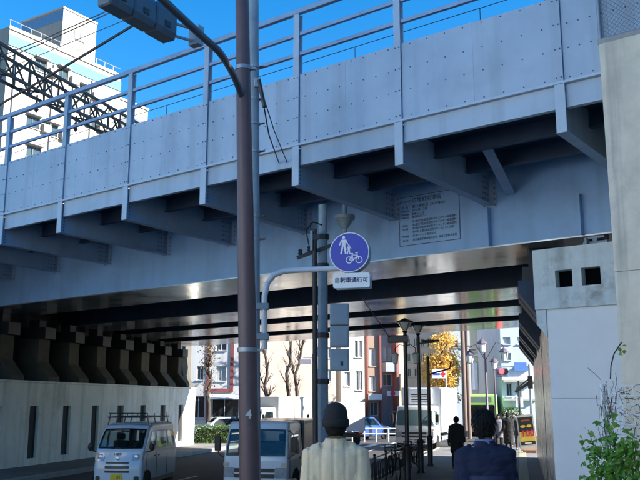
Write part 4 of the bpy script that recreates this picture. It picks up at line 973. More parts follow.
def truck(label, loc, rotz, Wd, cabH, cabL, boxL, boxZ, boxH, boxW, cabm, boxm, wind=.30, bands=False, plate=True, gl=GLASS, name='truck', fairing=False):
    t = thing(name, label, 'truck', loc, rotz)
    hw = Wd / 2; z0 = .38
    def df(p):
        x, y, z = p; f_ = 1 - smooth01(y / (cabL * .8)); tz = max(0, z - cabH * .52) / (cabH * .48)
        return Vector((x * (1 - .07 * tz), y + f_ * wind * tz ** 1.15 + f_ * .09 * (x / hw) ** 2, z - .02 * (x / hw) ** 2 * (z > cabH * .8)))
    def tcut(p, ax, sg):
        if gl is not CLEAR: return False
        if ax == 1 and sg < 0: return abs(p.x) < hw - .11 and cabH * .575 < p.z < cabH * .885
        if ax == 0: return cabH * .58 < p.z < cabH * .86 and .34 < p.y < cabL - .39
        return False
    link('cab', rounded_box(-hw, hw, 0, cabL, z0, cabH, .09, 30 if gl is CLEAR else 10, df, tcut), cabm, t)
    if gl is CLEAR:
        MB().box(-hw + .1, hw - .1, .3, .6, cabH * .3, cabH * .53).build('dashboard', INTER, t, bevel=.04); MB().box(-hw + .08, hw - .08, cabL - .3, cabL - .1, cabH * .35, cabH * .72).build('seat_back', INTER, t, bevel=.05)
        for s in (-1, 1): MB().box(s * hw * .45 - .12, s * hw * .45 + .12, cabL - .28, cabL - .18, cabH * .725, cabH * .82).build('headrest', INTER, t, bevel=.03)
        MB().tube([(hw * .45 + .2 * math.cos(a), .66 + .1 * math.sin(a), cabH * .55 + .14 * math.sin(a)) for a in np.linspace(0, 2 * PI, 17)], .016, 6, cap=False).build('steering_wheel', BLACK, t)
        for q4 in ((-hw + .07, hw - .07, cabH * .56, cabH * .585, .02), (-hw + .07, hw - .07, cabH * .875, cabH * .90, .02), (-hw + .07, -hw + .125, cabH * .565, cabH * .895, .02), (hw - .125, hw - .07, cabH * .565, cabH * .895, .02)): patch(lambda u, v: df(Vector((u, 0, v))), *q4, off=.004).build('screen_seal', BLACK, t)
        for s in (-1, 1): MB().bar((s * .2, .12, cabH * .57), (s * .2 - .5, .22, cabH * .60), .016, .016).build('wiper', BLACK, t)
    fr = lambda u, v: df(Vector((u, 0, v)))
    patch(fr, -hw + .07, hw - .07, cabH * .56, cabH * .90, .09).build('windscreen', gl, t, smooth=40)
    patch(fr, -hw * .62, hw * .62, cabH * .36, cabH * .41, .02, .008).build('grille_slot', BLACK, t); patch(fr, -hw * .62, hw * .62, cabH * .29, cabH * .34, .02, .008).build('grille_slot', BLACK, t)
    patch(fr, -hw + .02, hw - .02, z0 + .01, cabH * .25, .03, .03, thick=.05).build('bumper', cabm, t, smooth=40)
    patch(fr, -hw * .55, hw * .55, z0 + .03, cabH * .22, .02, .036).build('bumper_intake', PLASTIC, t)
    if plate: patch(fr, -.165, .165, z0 + .05, z0 + .21, .012, .045).build('number_plate', mat('green-white plate', (.6, .62, .58), .4), t)
    for s in (-1, 1):
        a, b = sorted((s * hw * .62, s * (hw - .04)))
        patch(fr, a, b, cabH * .29, cabH * .42, .04, .012).build('headlight', HEAD, t, smooth=40)
        a, b = sorted((s * hw * .80, s * (hw - .02))); patch(fr, a, b, cabH * .43, cabH * .48, .02, .012).build('turn_signal', mat('clear indicator', (.5, .42, .36), .12), t)
        sp = (lambda u, v: df(Vector((hw, u, v)))) if s > 0 else (lambda u, v: df(Vector((-hw, -u, v))))
        def sd(a, b, c_, d, rc): return patch(sp, a, b, c_, d, rc) if s > 0 else patch(sp, -b, -a, c_, d, rc)
        sd(.30, cabL - .35, cabH * .56, cabH * .88, .07).build('side_window', gl, t, smooth=40)
        sd(.18, .20, cabH * .25, cabH * .9, .005).build('door_gap', DARK, t); sd(cabL - .2, cabL - .18, cabH * .25, cabH * .9, .005).build('door_gap', DARK, t)
        sd(cabL - .42, cabL - .26, cabH * .5, cabH * .525, .012).build('door_handle', PLASTIC, t)
        MB().box(s * (hw + .16) - .08, s * (hw + .16) + .08, .08, .16, cabH * .62, cabH * .80).build('mirror', PLASTIC, t, bevel=.02)
        MB().tube([(s * (hw - .05), .25, cabH * .88), (s * (hw + .14), .12, cabH * .84), (s * (hw + .14), .12, cabH * .58), (s * (hw - .02), .15, cabH * .53)], .014, 6).build('mirror_arm', PLASTIC, t)
        for yy in (cabL * .55, cabL + boxL * .68):
            if yy < cabL: arch(t, s * (hw - .004), yy, .36, s)
            wheel(t, s * (hw - .13), yy, .36, .24, s, WHITEP)
        MB().box(min(s * (hw - .02), s * (hw - .04)), max(s * (hw - .02), s * (hw - .04)), cabL + .5, cabL + boxL * .5, .45, .68).build('side_guard', STEEL, t)
    MB().box(-hw + .25, hw - .25, .4, cabL + boxL - .1, .45, .66).build('chassis', DARK, t)
    bwid = boxW / 2; yb0 = cabL + .08
    bx_ = MB().box(-bwid, bwid, yb0, yb0 + boxL, boxZ, boxZ + boxH).build('cargo_box', boxm, t, bevel=.025)
    for s in (-1, 1):
        for zz in (boxZ + .04, boxZ + boxH - .06): MB().box(min(s * (bwid + .003), s * (bwid + .02)), max(s * (bwid + .003), s * (bwid + .02)), yb0 + .02, yb0 + boxL - .02, zz - .04, zz + .04).build('box_trim', STEEL, bx_)
        for yy in (yb0 + .03, yb0 + boxL - .03): MB().box(min(s * (bwid + .003), s * (bwid + .018)), max(s * (bwid + .003), s * (bwid + .018)), yy - .03, yy + .03, boxZ + .09, boxZ + boxH - .11).build('box_trim', STEEL, bx_)
        MB().box(min(s * (bwid + .002), s * (bwid + .016)), max(s * (bwid + .002), s * (bwid + .016)), yb0 + boxL * .45, yb0 + boxL * .45 + .03, boxZ + .1, boxZ + boxH - .12).build('side_door_seam', DARK, bx_)
    if fairing:
        MB().box(-.62, .62, yb0 - .12, yb0 - .004, boxZ + boxH * .62, boxZ + boxH * .97).build('cooling_unit', WHITEP, t, bevel=.03)
        for k in range(4): MB().box(-.5, .5, yb0 - .132, yb0 - .121, boxZ + boxH * .66 + k * .13, boxZ + boxH * .66 + k * .13 + .05).build('cooling_vent', DARK, t)
    MB().box(-bwid + .05, bwid - .05, yb0 + boxL - .03, yb0 + boxL + .06, .48, .60).build('rear_bumper', DARK, t)
    for s in (-1, 1): MB().box(s * (bwid - .3) - .14, s * (bwid - .3) + .14, yb0 + boxL + .061, yb0 + boxL + .075, .62, .72).build('tail_light', TAIL, t)
    return t
TW = mat('white truck paint', (.58, .60, .62), .3, .04, 2, coat=.5, dirt=(.4, .4, .4), dirt_amt=.12)
TBL = mat('pale blue truck paint', (.52, .62, .72), .28, .04, 2, coat=.5)
SILV = mat('dark polished box', (.20, .19, .18), .18, .1, 2, metal=.7)
p = W(255, 402, 21.6); truck('pale blue box truck with dark shiny box right behind the brown pole', Vector((p.x, p.y, gz(21.6) + ROADZ)), RROT, 1.72, 1.97, 1.6, 3.1, .72, 1.25, 1.70, TBL, SILV, gl=CLEAR)
p = W(413.5, 402, 43.5); truck('white refrigerated box truck facing the camera behind the lamp posts', Vector((p.x, p.y, gz(60) + ROADZ)), RROT - .10, 2.05, 2.28, 1.75, 5.2, .85, 2.38, 2.1, TW, TW, gl=mat('bright windscreen glass', (.10, .16, .17), .05, .05, 3, coat=.4), fairing=True)
CREAM = mat('cream white box', (.50, .47, .42), .45, .05, 2)
p = W(249, 402, 54); truck('cream white box truck in full sun beyond the underpass, behind the brown pole', Vector((p.x, p.y, gz(60) + ROADZ)), -.62, 1.9, 2.1, 1.7, 3.9, .8, 2.0, 1.95, TW, CREAM, name='truck')
p = W(352, 402, 50); truck('white box truck in the sun left of the lamp posts, turning away', Vector((p.x - 1.6, p.y + 3.5, gz(60) + ROADZ)), RROT - PI + .5, 1.9, 2.1, 1.7, 3.4, .8, 1.65, 1.9, TW, TW)

def car(label, loc, rotz, paint, bar=False):
    t = thing('parked_car', label, 'car', loc, rotz)
    def lo(p):
        x, y, z = p; f_ = 1 - smooth01(y / .8); g = 1 - smooth01((4.1 - y) / .7)
        return Vector((x * (1 - .08 * (f_ + g)), y + f_ * .12 * (x / .84) ** 2, z - (.10 * f_ + .05 * g) * (z > .6)))
    link('body', rounded_box(-.84, .84, 0, 4.1, .22, .92, .12, 10, lo), paint, t)
    def hi(p):
        x, y, z = p; k = (z - .85) / .63; return Vector((x * (1 - .18 * k), y + (.75 * k if y < 2.2 else -.35 * k), z))
    link('cabin', rounded_box(-.78, .78, .95, 3.95, .85, 1.48, .08, 8, hi), paint, t)
    patch(lambda u, v: hi(Vector((u, .95, v))), -.66, .66, .95, 1.40, .05).build('windscreen', GLASS, t, smooth=40)
    patch(lambda u, v: hi(Vector((-u, 3.95, v))), -.62, .62, .97, 1.38, .05).build('rear_window', GLASS, t, smooth=40)
    for s in (-1, 1):
        f_ = (lambda u, v: hi(Vector((.78, u, v)))) if s > 0 else (lambda u, v: hi(Vector((-.78, -u, v))))
        for a, b in ((1.15, 2.25), (2.32, 3.7)): (patch(f_, a, b, .95, 1.38, .05) if s > 0 else patch(f_, -b, -a, .95, 1.38, .05)).build('side_window', GLASS, t, smooth=40)
        for yy in (.78, 3.3): arch(t, s * .832, yy, .31, s); wheel(t, s * .74, yy, .30, .19, s)
        MB().box(s * .62 - .16, s * .62 + .16, .03, .10, .60, .74).build('headlight', HEAD, t, bevel=.03); MB().box(s * .66 - .1, s * .66 + .1, 4.02, 4.09, .66, .84).build('tail_light', TAIL, t, bevel=.02)
        MB().sphere((s * .92, 1.3, .98), (.09, .05, .06), 10, 6).build('mirror', paint, t)
    MB().box(-.4, .4, -.012, .03, .45, .56).build('grille', BLACK, t)
    return t
p = W(382, 402, 58); car('small dark blue car seen beyond the white guard rail', Vector((p.x, p.y, gz(60) + ROADZ)), RROT + PI - .5, mat('dark blue car paint', (.03, .07, .22), .2, coat=.8))
p = W(214, 402, 56); car('pale silver-blue car parked behind the hedge', Vector((p.x - 1.5, p.y, gz(60) + ROADZ)), -1.25, mat('pale car paint', (.45, .55, .62), .2, coat=.8))

def bus(label, loc, rotz):
    t = thing('bus', label, 'bus', loc, rotz)
    G = mat('lime green bus paint', (.42, .80, .18), .3, .04, 2, coat=.5)
    link('body', rounded_box(-1.15, 1.15, 0, 8.5, .35, 3.0, .12, 8), G, t)
    f_ = lambda u, v: Vector((u, 0, v))
    patch(f_, -.95, .95, 1.25, 2.25, .1).build('rear_window', GLASS, t, smooth=40); patch(f_, -.75, .75, 2.42, 2.78, .05).build('destination_panel', mat('destination panel', (.25, .28, .24), .4), t)
    patch(f_, -1.05, 1.05, .4, .62, .03, .02).build('bumper', PLASTIC, t)
    for s in (-1, 1):
        g = (lambda u, v: Vector((1.15, u, v))) if s > 0 else (lambda u, v: Vector((-1.15, -u, v)))
        for k in range(5): a = .6 + k * 1.5; (patch(g, a, a + 1.35, 1.3, 2.35, .08) if s > 0 else patch(g, -a - 1.35, -a, 1.3, 2.35, .08)).build('side_window', GLASS, t, smooth=40)
        for yy in (1.9, 6.6): arch(t, s * 1.146, yy, .45, s); wheel(t, s * 1.03, yy, .44, .26, s, WHITEP)
        a, b = sorted((s * .85, s * 1.08)); patch(f_, a, b, .7, 1.05, .04, .012).build('tail_light', TAIL, t)
    return t
p = W(481, 402, 61); bus('lime green bus beyond the underpass above the dark-haired man', Vector((p.x, p.y, gz(60) + ROADZ)), RROT + .05)

# white guard rail by the junction
gp0 = W(352, 402, 53); gr = thing('guard_rail', 'white tubular guard rail beside the blue car', 'guard rail', Vector((gp0.x, gp0.y, gz(60) + ROADZ)), -.05)
for k in range(6): MB().cyl((k * .75, 0, 0), (k * .75, 0, .85), .04, n=8).build('rail_post', WHITEP, gr)
for z in (.82, .5): MB().cyl((-.1, 0, z), (3.9, 0, z), .035, n=8).build('rail_pipe', WHITEP, gr)
# ================================================================== PEOPLE (local frame: facing +Y, z up)
SKIN = mat('skin', (.42, .26, .19), .55, .08, 6)
HAIR = mat('black hair', (.008, .007, .007), .7, .5, 40, stretch=(1, 1, .3), spec=.25, bump=.6, bscale=160)
def eval_mesh(o):
    bpy.context.view_layer.update()
    me = bpy.data.meshes.new_from_object(o.evaluated_get(bpy.context.evaluated_depsgraph_get())); bpy.data.objects.remove(o); return me
def fuse(mb, voxel, sm=3, name='cloth'):
    o = bpy.data.objects.new(name, mb.mesh(name)); COL.objects.link(o)
    r = o.modifiers.new('r', 'REMESH'); r.mode = 'VOXEL'; r.voxel_size = voxel
    s = o.modifiers.new('s', 'SMOOTH'); s.iterations = sm; s.factor = .6
    me = eval_mesh(o)
    bm = bmesh.new(); bm.from_mesh(me); seen = set(); isl = []
    for v in bm.verts:
        if v in seen: continue
        st_ = [v]; seen.add(v); g = []
        while st_:
            a = st_.pop(); g.append(a)
            for e in a.link_edges:
                b = e.other_vert(a)
                if b not in seen: seen.add(b); st_.append(b)
        isl.append(g)
    isl.sort(key=len)
    for g in isl[:-1]: bmesh.ops.delete(bm, geom=g, context='VERTS')
    bm.to_mesh(me); bm.free(); me.shade_smooth(); return me
def displace(me, amp, freq, seed=0, stretch=(1, 1, 1), extra=None, ridge=0.0):
    n = [v.normal.copy() for v in me.vertices]
    for v, nn in zip(me.vertices, n):
        c = v.co; q = Vector((c.x * freq * stretch[0] + seed, c.y * freq * stretch[1], c.z * freq * stretch[2]))
        d = amp * noise.noise(q) + amp * .5 * noise.noise(q * 2.3)
        if ridge: d -= ridge * max(0, 1 - 5 * abs(noise.noise(q * 1.1 + Vector((7, 3, 1))))) ** 2
        if extra: d += extra(c)
        v.co = c + nn * d
    me.update()
def ell(cx, cy, z, rx, ry, n=20, p=2.3):
    out = []
    for j in range(n):
        a = 2 * PI * j / n; c, s = math.cos(a), math.sin(a)
        out.append(Vector((cx + rx * math.copysign(abs(c) ** (2 / p), c), cy + ry * math.copysign(abs(s) ** (2 / p), s), z)))
    return out
def person(label, loc, rotz, H, coatm, trm, coat_len=.80, puffy=0.0, hair='short', hat=None, wid=1.0, stride=.22, vox=.014, hands='side', bag=None, shirt=None, yoke=None, quilt=False, phase=1):
    t = thing('person', label, 'person', loc, rotz); k = H / 1.75; sc = lambda v: Vector(v) * k
    st = stride * phase
    J = {'pel': (0, 0, .95), 'sp': (0, -.01, 1.15), 'ch': (0, -.01, 1.36), 'nk': (0, 0, 1.49), 'hd': (0, .02, 1.60)}
    for s, nm in ((-1, 'l'), (1, 'r')):
        g = s * st
        sw = -g * .8
        J.update({'hip' + nm: (s * .09, 0, .90), 'kn' + nm: (s * .10, g * .55 + .04, .49), 'an' + nm: (s * .10, g * 1.0 - .03, .09 + (.05 if g < 0 else 0)), 'to' + nm: (s * .11, g * 1.0 + .14, .04),
                  'sh' + nm: (s * .165 * wid, -.01, 1.41), 'el' + nm: (s * .20 * wid, -.05 + sw * .3, 1.13), 'wr' + nm: (s * .235 * wid, .04 + sw * .7, .90), 'pm' + nm: (s * .235 * wid, .06 + sw * .8, .82)})
        if hands == 'pocket': J['el' + nm] = (s * .20 * wid, -.09, 1.13); J['wr' + nm] = (s * .215 * wid, .06, .95); J['pm' + nm] = (s * .19 * wid, .10, .89)
    rad = {'pel': .13, 'sp': .115, 'ch': .135, 'nk': .055, 'hd': .055, 'hip': .085, 'kn': .058, 'an': .04, 'to': .035, 'sh': .055, 'el': .042, 'wr': .028, 'pm': .034}
    names = list(J); vs = [sc(J[n]) for n in names]; rr = [rad[n if n in rad else n[:-1]] * k for n in names]
    E = [('pel', 'sp'), ('sp', 'ch'), ('ch', 'nk'), ('nk', 'hd')]
    for nm in 'lr': E += [('pel', 'hip' + nm), ('hip' + nm, 'kn' + nm), ('kn' + nm, 'an' + nm), ('an' + nm, 'to' + nm), ('ch', 'sh' + nm), ('sh' + nm, 'el' + nm), ('el' + nm, 'wr' + nm), ('wr' + nm, 'pm' + nm)]
    es = [(names.index(a), names.index(b)) for a, b in E]
    for nm, s in (('l', -1), ('r', 1)):             # five fingers, curled
        pm = Vector(J['pm' + nm]); wr = Vector(J['wr' + nm]); d = (pm - wr).normalized(); sd_ = Vector((0, 1, 0)); sd_ = (sd_ - d * sd_.dot(d)).normalized(); inn = Vector((-s, 0, 0))
        for q, (o_, ln) in enumerate(((-.027, .062), (-.009, .075), (.009, .078), (.027, .070))):
            b0 = pm + sd_ * o_ + d * .012; b1 = b0 + d * ln * .55 + inn * .004; b2 = b1 + (d * .8 + inn * .55).normalized() * ln * .5
            i0 = len(vs); vs += [sc(b0), sc(b1), sc(b2)]; rr += [.0105 * k, .009 * k, .0075 * k]; es += [(names.index('pm' + nm), i0), (i0, i0 + 1), (i0 + 1, i0 + 2)]
        b0 = wr.lerp(pm, .55) + sd_ * .032; b1 = b0 + (d * .6 + sd_ * .6 + inn * .3).normalized() * .035; b2 = b1 + d * .03
        i0 = len(vs); vs += [sc(b0), sc(b1), sc(b2)]; rr += [.011 * k, .010 * k, .008 * k]; es += [(names.index('pm' + nm), i0), (i0, i0 + 1), (i0 + 1, i0 + 2)]
    me = bpy.data.meshes.new('body'); me.from_pydata(vs, es, []); o = bpy.data.objects.new('body', me); COL.objects.link(o)
    o.modifiers.new('skin', 'SKIN')
    for i, sv in enumerate(me.skin_vertices[0].data): sv.radius = (rr[i], rr[i]); sv.use_root = (i == 0)
    ss = o.modifiers.new('ss', 'SUBSURF'); ss.levels = 1; ss.render_levels = 1
    bm_ = eval_mesh(o)
    mb = MB(); mb.add([v.co.copy() for v in bm_.vertices], [tuple(f.vertices) for f in bm_.polygons])
    hc = Vector((0, .03, 1.635)) * k
    hd = MB().sphere((0, 0, 0), (.076 * k, .096 * k, .118 * k), 20, 16)
    hv = []
    for v in hd.v:
        v = Vector(v); f_ = max(0, -v.z / (.118 * k)); v.x *= 1 - .28 * f_ ** 1.5; v.y *= 1 - .12 * f_
        if v.y > 0: v.y += .012 * k * f_
        hv.append(v + hc)
    mb.add(hv, hd.f)
    mb.loft([[hc + Vector((x * k, (y_) * k, z * k)) for x, y_ in ((-w2, .08), (w2, .08), (w2 * .4, yy), (-w2 * .4, yy))] for z, w2, yy in ((.015, .012, .096), (-.02, .018, .118), (-.035, .016, .10))])
    for s in (-1, 1): mb.sphere(hc + Vector((s * .084, -.005, -.008)) * k, (.014 * k, .022 * k, .034 * k), 10, 8)
    link('body', fuse(mb, min(vox, .011), 2, 'body'), SKIN, t)
    for s in (-1, 1): MB().sphere(hc + Vector((s * .031, .085, .012)) * k, .011 * k, 8, 6).build('eye', BLACK, t)
    MB().box(hc.x - .024 * k, hc.x + .024 * k, hc.y + .086 * k, hc.y + .094 * k, hc.z - .066 * k, hc.z - .059 * k).build('mouth', mat('lips', (.25, .09, .08), .5), t, bevel=.002)
    # hair
    hm = MB().sphere((0, 0, 0), (.083 * k, .103 * k, .124 * k), 28, 22); keep = []
    long = hair == 'long'
    for f in hm.f:
        c = sum((Vector(hm.v[i]) for i in f), Vector()) / len(f) / k
        low = -.10 if long else -.075 + .06 * max(0, c.y / .1)
        if abs(c.x) > .055 and c.y > -.045 and c.z < .022 and not long: continue
        if c.z > low and not (c.y > .045 and c.z < .055 + .02 * math.sin(c.x * 60)): keep.append(f)
    hb = MB(); hb.add([Vector(v) + hc for v in hm.v], keep)
    if long: hb.loft([ell(hc.x, hc.y - .035 * k, hc.z + z * k, rx * k, .075 * k, 16) for z, rx in ((.02, .085), (-.08, .09), (-.18, .085), (-.22, .06))])
    hme = hb.mesh('hair'); bmx = bmesh.new(); bmx.from_mesh(hme); bmesh.ops.delete(bmx, geom=[v for v in bmx.verts if not v.link_faces], context='VERTS'); bmesh.ops.solidify(bmx, geom=bmx.faces[:], thickness=-.01 * k); bmx.to_mesh(hme); bmx.free()
    hme.update(); displace(hme, .012 * k, 55 / k, rng.random() * 9, (1, 1, .5)); hme.shade_smooth(); ho = link('hair', hme, HAIR, t)
    if hat is None:                    # short overlapping locks combed away from the crown
        lk = MB(); nl = 620 if vox < .015 else 130; rg_ = random.Random(int(H * 1000)); cr_ = Vector((0, -.035, .12))
        for q in range(nl):
            a = rg_.uniform(0, 2 * PI); zz_ = rg_.uniform(-.55, 1.0); rr_ = math.sqrt(max(0, 1 - zz_ * zz_)); d = Vector((rr_ * math.cos(a), rr_ * math.sin(a), zz_))
            if d.y > .35 and d.z < .45: continue
            if d.z < -.35 and d.y > -.2: continue
            if abs(d.x) > .62 and d.y > -.42 and d.z < .2: continue
            p_ = Vector((d.x * .086, d.y * .106, d.z * .126)); tn = p_ - cr_; tn = (tn - d * tn.dot(d)); tn = (tn.normalized() + Vector((rg_.gauss(0, .3), rg_.gauss(0, .3), -.25))); tn = (tn - d * tn.dot(d)).normalized(); sd_ = d.cross(tn) * rg_.uniform(.004, .008); ln = rg_.uniform(.03, .055); lf = rg_.uniform(.004, .014)
            pts = [p_ - tn * .01, p_ + tn * ln * .5 + d * lf, p_ + tn * ln + d * lf * .5 + Vector((0, 0, -.006))]
            vs_ = [(pts[0] - sd_), (pts[0] + sd_), (pts[1] + sd_), (pts[1] - sd_), pts[2], pts[1] + d * .004]
            lk.add([hc + v * k for v in vs_], [(0, 1, 5), (1, 2, 5), (0, 5, 3), (3, 5, 4), (5, 2, 4)])
        tag(lk.build('hair_locks', HAIR, ho, fix=False), kind='stuff')
    if hat is not None:
        mb = MB(); prof = [(.098, -.018), (.102, -.012), (.103, .03), (.100, .036), (.099, .06), (.092, .10), (.070, .135), (.035, .155), (.001, .16)]
        rings = [ell(hc.x, hc.y - .004 * k, hc.z + z * k, r * .93 * k, r * 1.12 * k, 28, 2) for r, z in prof]
        mb.loft(rings); hm_ = mb.mesh('beanie', smooth=60); displace(hm_, .003 * k, 30, 3); link('beanie', hm_, hat, t)
        MB().loft([ell(hc.x, hc.y - .004 * k, hc.z + z * k, r * .93 * k, r * 1.12 * k, 28, 2) for r, z in ((.098, -.024), (.108, -.018), (.110, .028), (.104, .036))]).build('beanie_cuff', hat, t, smooth=60)
    # jacket
    th = .012 + puffy
    mb = MB()
    R_ = [(coat_len, .185 * wid + th, .135 + th), (.98, .19 * wid + th, .14 + th), (1.15, .185 * wid + th, .135 + th), (1.30, .195 * wid + th, .135 + th), (1.39, .195 * wid + th, .12 + th), (1.445, .15 * wid + th, .095 + th), (1.475, .085 + th * .6, .078 + th * .5), (1.525, .072 + th * .5, .072 + th * .5)]
    mb.loft([ell(0, -.005 * k, z * k, rx * k, ry * k) for z, rx, ry in R_])
    for nm in 'lr':
        a, b, c = (Vector(J[q + nm]) for q in ('sh', 'el', 'wr'))
        ins = Vector((-a.x * .25, 0, .0)); m1 = a.lerp(b, .5); m2 = b.lerp(c, .5)
        mb.tube([sc(a + ins), sc(a), sc(m1), sc(b), sc(m2), sc(c.lerp(b, .02)), sc(c)], [q * k for q in (.07 + th, .074 + th, .062 + th, .056 + th, .052 + th, .046 + th * .8, .044 + th * .6)], 14)
    me = fuse(mb, vox, 4, 'jacket')
    ex = None
    if quilt: ex = lambda c: -.0075 * k * math.exp(-((((c.x / k + .5) % .088) - .044) / .011) ** 2) * (1 if abs(c.x) < .2 * k and c.z > .7 else .3)
    displace(me, (.005 if quilt else .009) * k, 7 / k, rng.random() * 20, (1.6, 1.6, .8) if quilt else (1, 1, 1.8), ex, ridge=(.003 if quilt else .008) * k); jk = link('jacket', me, coatm, t)
    MB().loft([ell(0, .0, z * k, r * k, r * 1.02 * k, 24) for z, r in ((1.47, .074 + th * .5), (1.505, .070 + th * .4), (1.532, .066 + th * .35), (1.53, .058 + th * .2), (1.49, .060))], cap=False).build('collar', shirt or coatm, jk, smooth=60)
    if yoke is not None:
        mb = MB(); n = 16
        # raised rectangle panel across the back
        vs2 = []; fs2 = []
        for i in range(7):
            z = (1.02 + .24 * i / 6) * k
            for j in range(n + 1): x = (-.15 + .30 * j / n) * wid * k; vs2.append(Vector((x, 0, z)))
        from mathutils.bvhtree import BVHTree
        bvh = BVHTree.FromPolygons([v.co.copy() for v in me.vertices], [tuple(f.vertices) for f in me.polygons])
        out = []
        for v in vs2:
            h = bvh.ray_cast(Vector((v.x, -1, v.z)), Vector((0, 1, 0)))[0]; out.append(h + Vector((0, -.004, 0)) if h else Vector((v.x, -.15, v.z)))
        for i in range(6):
            for j in range(n): a = i * (n + 1) + j; fs2.append((a, a + 1, a + n + 2, a + n + 1))
        mb.add(out, fs2); mb.add([v + Vector((0, .012, 0)) for v in out], fs2); mb.build('back_panel', yoke, jk, smooth=60)
    # trousers and shoes
    mb = MB(); mb.loft([ell(0, 0, z * k, rx * k, ry * k) for z, rx, ry in ((.80, .16, .11), (.88, .178, .128), (1.0, .165, .125), (1.06, .15, .12))])
    for nm in 'lr':
        a, b, c = (Vector(J[q + nm]) for q in ('hip', 'kn', 'an')); mb.tube([sc(a + Vector((0, 0, .03))), sc(a.lerp(b, .4)), sc(b), sc(b.lerp(c, .5)), sc(c + Vector((0, 0, -.01)))], [q * k for q in (.095, .09, .075, .068, .062)], 14)
    me = fuse(mb, max(vox, .014), 3, 'trousers'); displace(me, .008 * k, 8 / k, 4, (1, 1, 1.5), ridge=.008 * k); link('trousers', me, trm, t)
    for nm in 'lr':
        an, to = sc(J['an' + nm]), sc(J['to' + nm]); d = to - an; d.z = 0; d.normalize(); sdv = d.cross(Vector((0, 0, 1))); z0 = an.z - .085 * k
        rings = []
        for q, w2, h in ((-.07, .030, .06), (-.04, .040, .10), (.04, .042, .095), (.12, .046, .06), (.17, .040, .045), (.20, .02, .03)):
            c = Vector((an.x, an.y, z0)) + d * q * k; rings.append([c + sdv * w2 * k * a + Vector((0, 0, h * k * b)) for a, b in ((-1, 0), (1, 0), (.95, .6), (.5, 1), (-.5, 1), (-.95, .6))])
        MB().loft(rings).build('shoe', mat('shoe leather', (.02, .018, .016), .5), t, bevel=.006)
    return t
def pat(x, D): p = W(x, 402, D); return Vector((p.x, p.y, gz(p.y)))
MATJ = mat('off-white padded jacket', (.68, .54, .36), .85, .07, 4, bump=.15, bscale=70)
NAVY = mat('navy jacket', (.006, .011, .038), .85, .12, 5, bump=.15, bscale=90)
NAVY2 = mat('navy jacket back panel', (.009, .020, .075), .5, .1, 5)
BLK = mat('black wool', (.012, .012, .014), .85, .2, 20); JEAN = mat('dark jeans', (.03, .035, .05), .85, .15, 8); GREYW = mat('grey coat', (.16, .17, .20), .85, .1, 10)
person('person in off-white padded jacket and black beanie seen from behind', pat(335.5, 6.35), -.02, 1.755, MATJ, JEAN, .72, .018, hat=BLK, wid=.93, quilt=True, hands='pocket', vox=.011, phase=1)
person('person with dark hair in navy jacket seen from behind', pat(483, 6.75), -.12, 1.73, NAVY, BLK, .74, .012, wid=.93, vox=.011, shirt=mat('blue shirt collar', (.12, .18, .36), .7), yoke=NAVY2, phase=-1)
person('person all in black walking by the lamp posts, left of the navy jacket', pat(455.5, 29.5), -.25, 1.80, BLK, BLK, .55, .02, vox=.02, phase=1)
person('person in grey coat, left in the group beside the abutment', pat(497.5, 41.5), PI - .2, 1.70, GREYW, BLK, .6, .015, vox=.022, hair='long')
person('tall person in long black coat in the middle of the group by the abutment', pat(507, 40.5), -.2, 1.80, BLK, BLK, .35, .02, vox=.022, phase=-1)
person('person in dark suit walking toward the camera next to the yellow banner', pat(517, 42), PI - .2, 1.66, mat('dark blue suit', (.02, .025, .045), .8), mat('dark suit trousers', (.03, .03, .04), .8), .75, .01, vox=.022, shirt=SWHITE, phase=1)
person('smaller person in dark brown coat at the back of the group', pat(491.5, 44), PI - .1, 1.6, mat('brown coat', (.04, .03, .025), .85), BLK, .6, .015, vox=.022, hair='long', phase=-1)
person('person in black hooded top at the right end of the group, nearest the wall', pat(512.5, 44.5), PI - .2, 1.72, mat('charcoal hoodie', (.02, .02, .022), .85), BLK, .7, .02, vox=.022, phase=1)
person('person in dark green parka behind the tall black coat', pat(502.5, 46), -.2, 1.74, mat('dark green parka', (.025, .035, .03), .85), BLK, .55, .02, vox=.022, phase=-1)
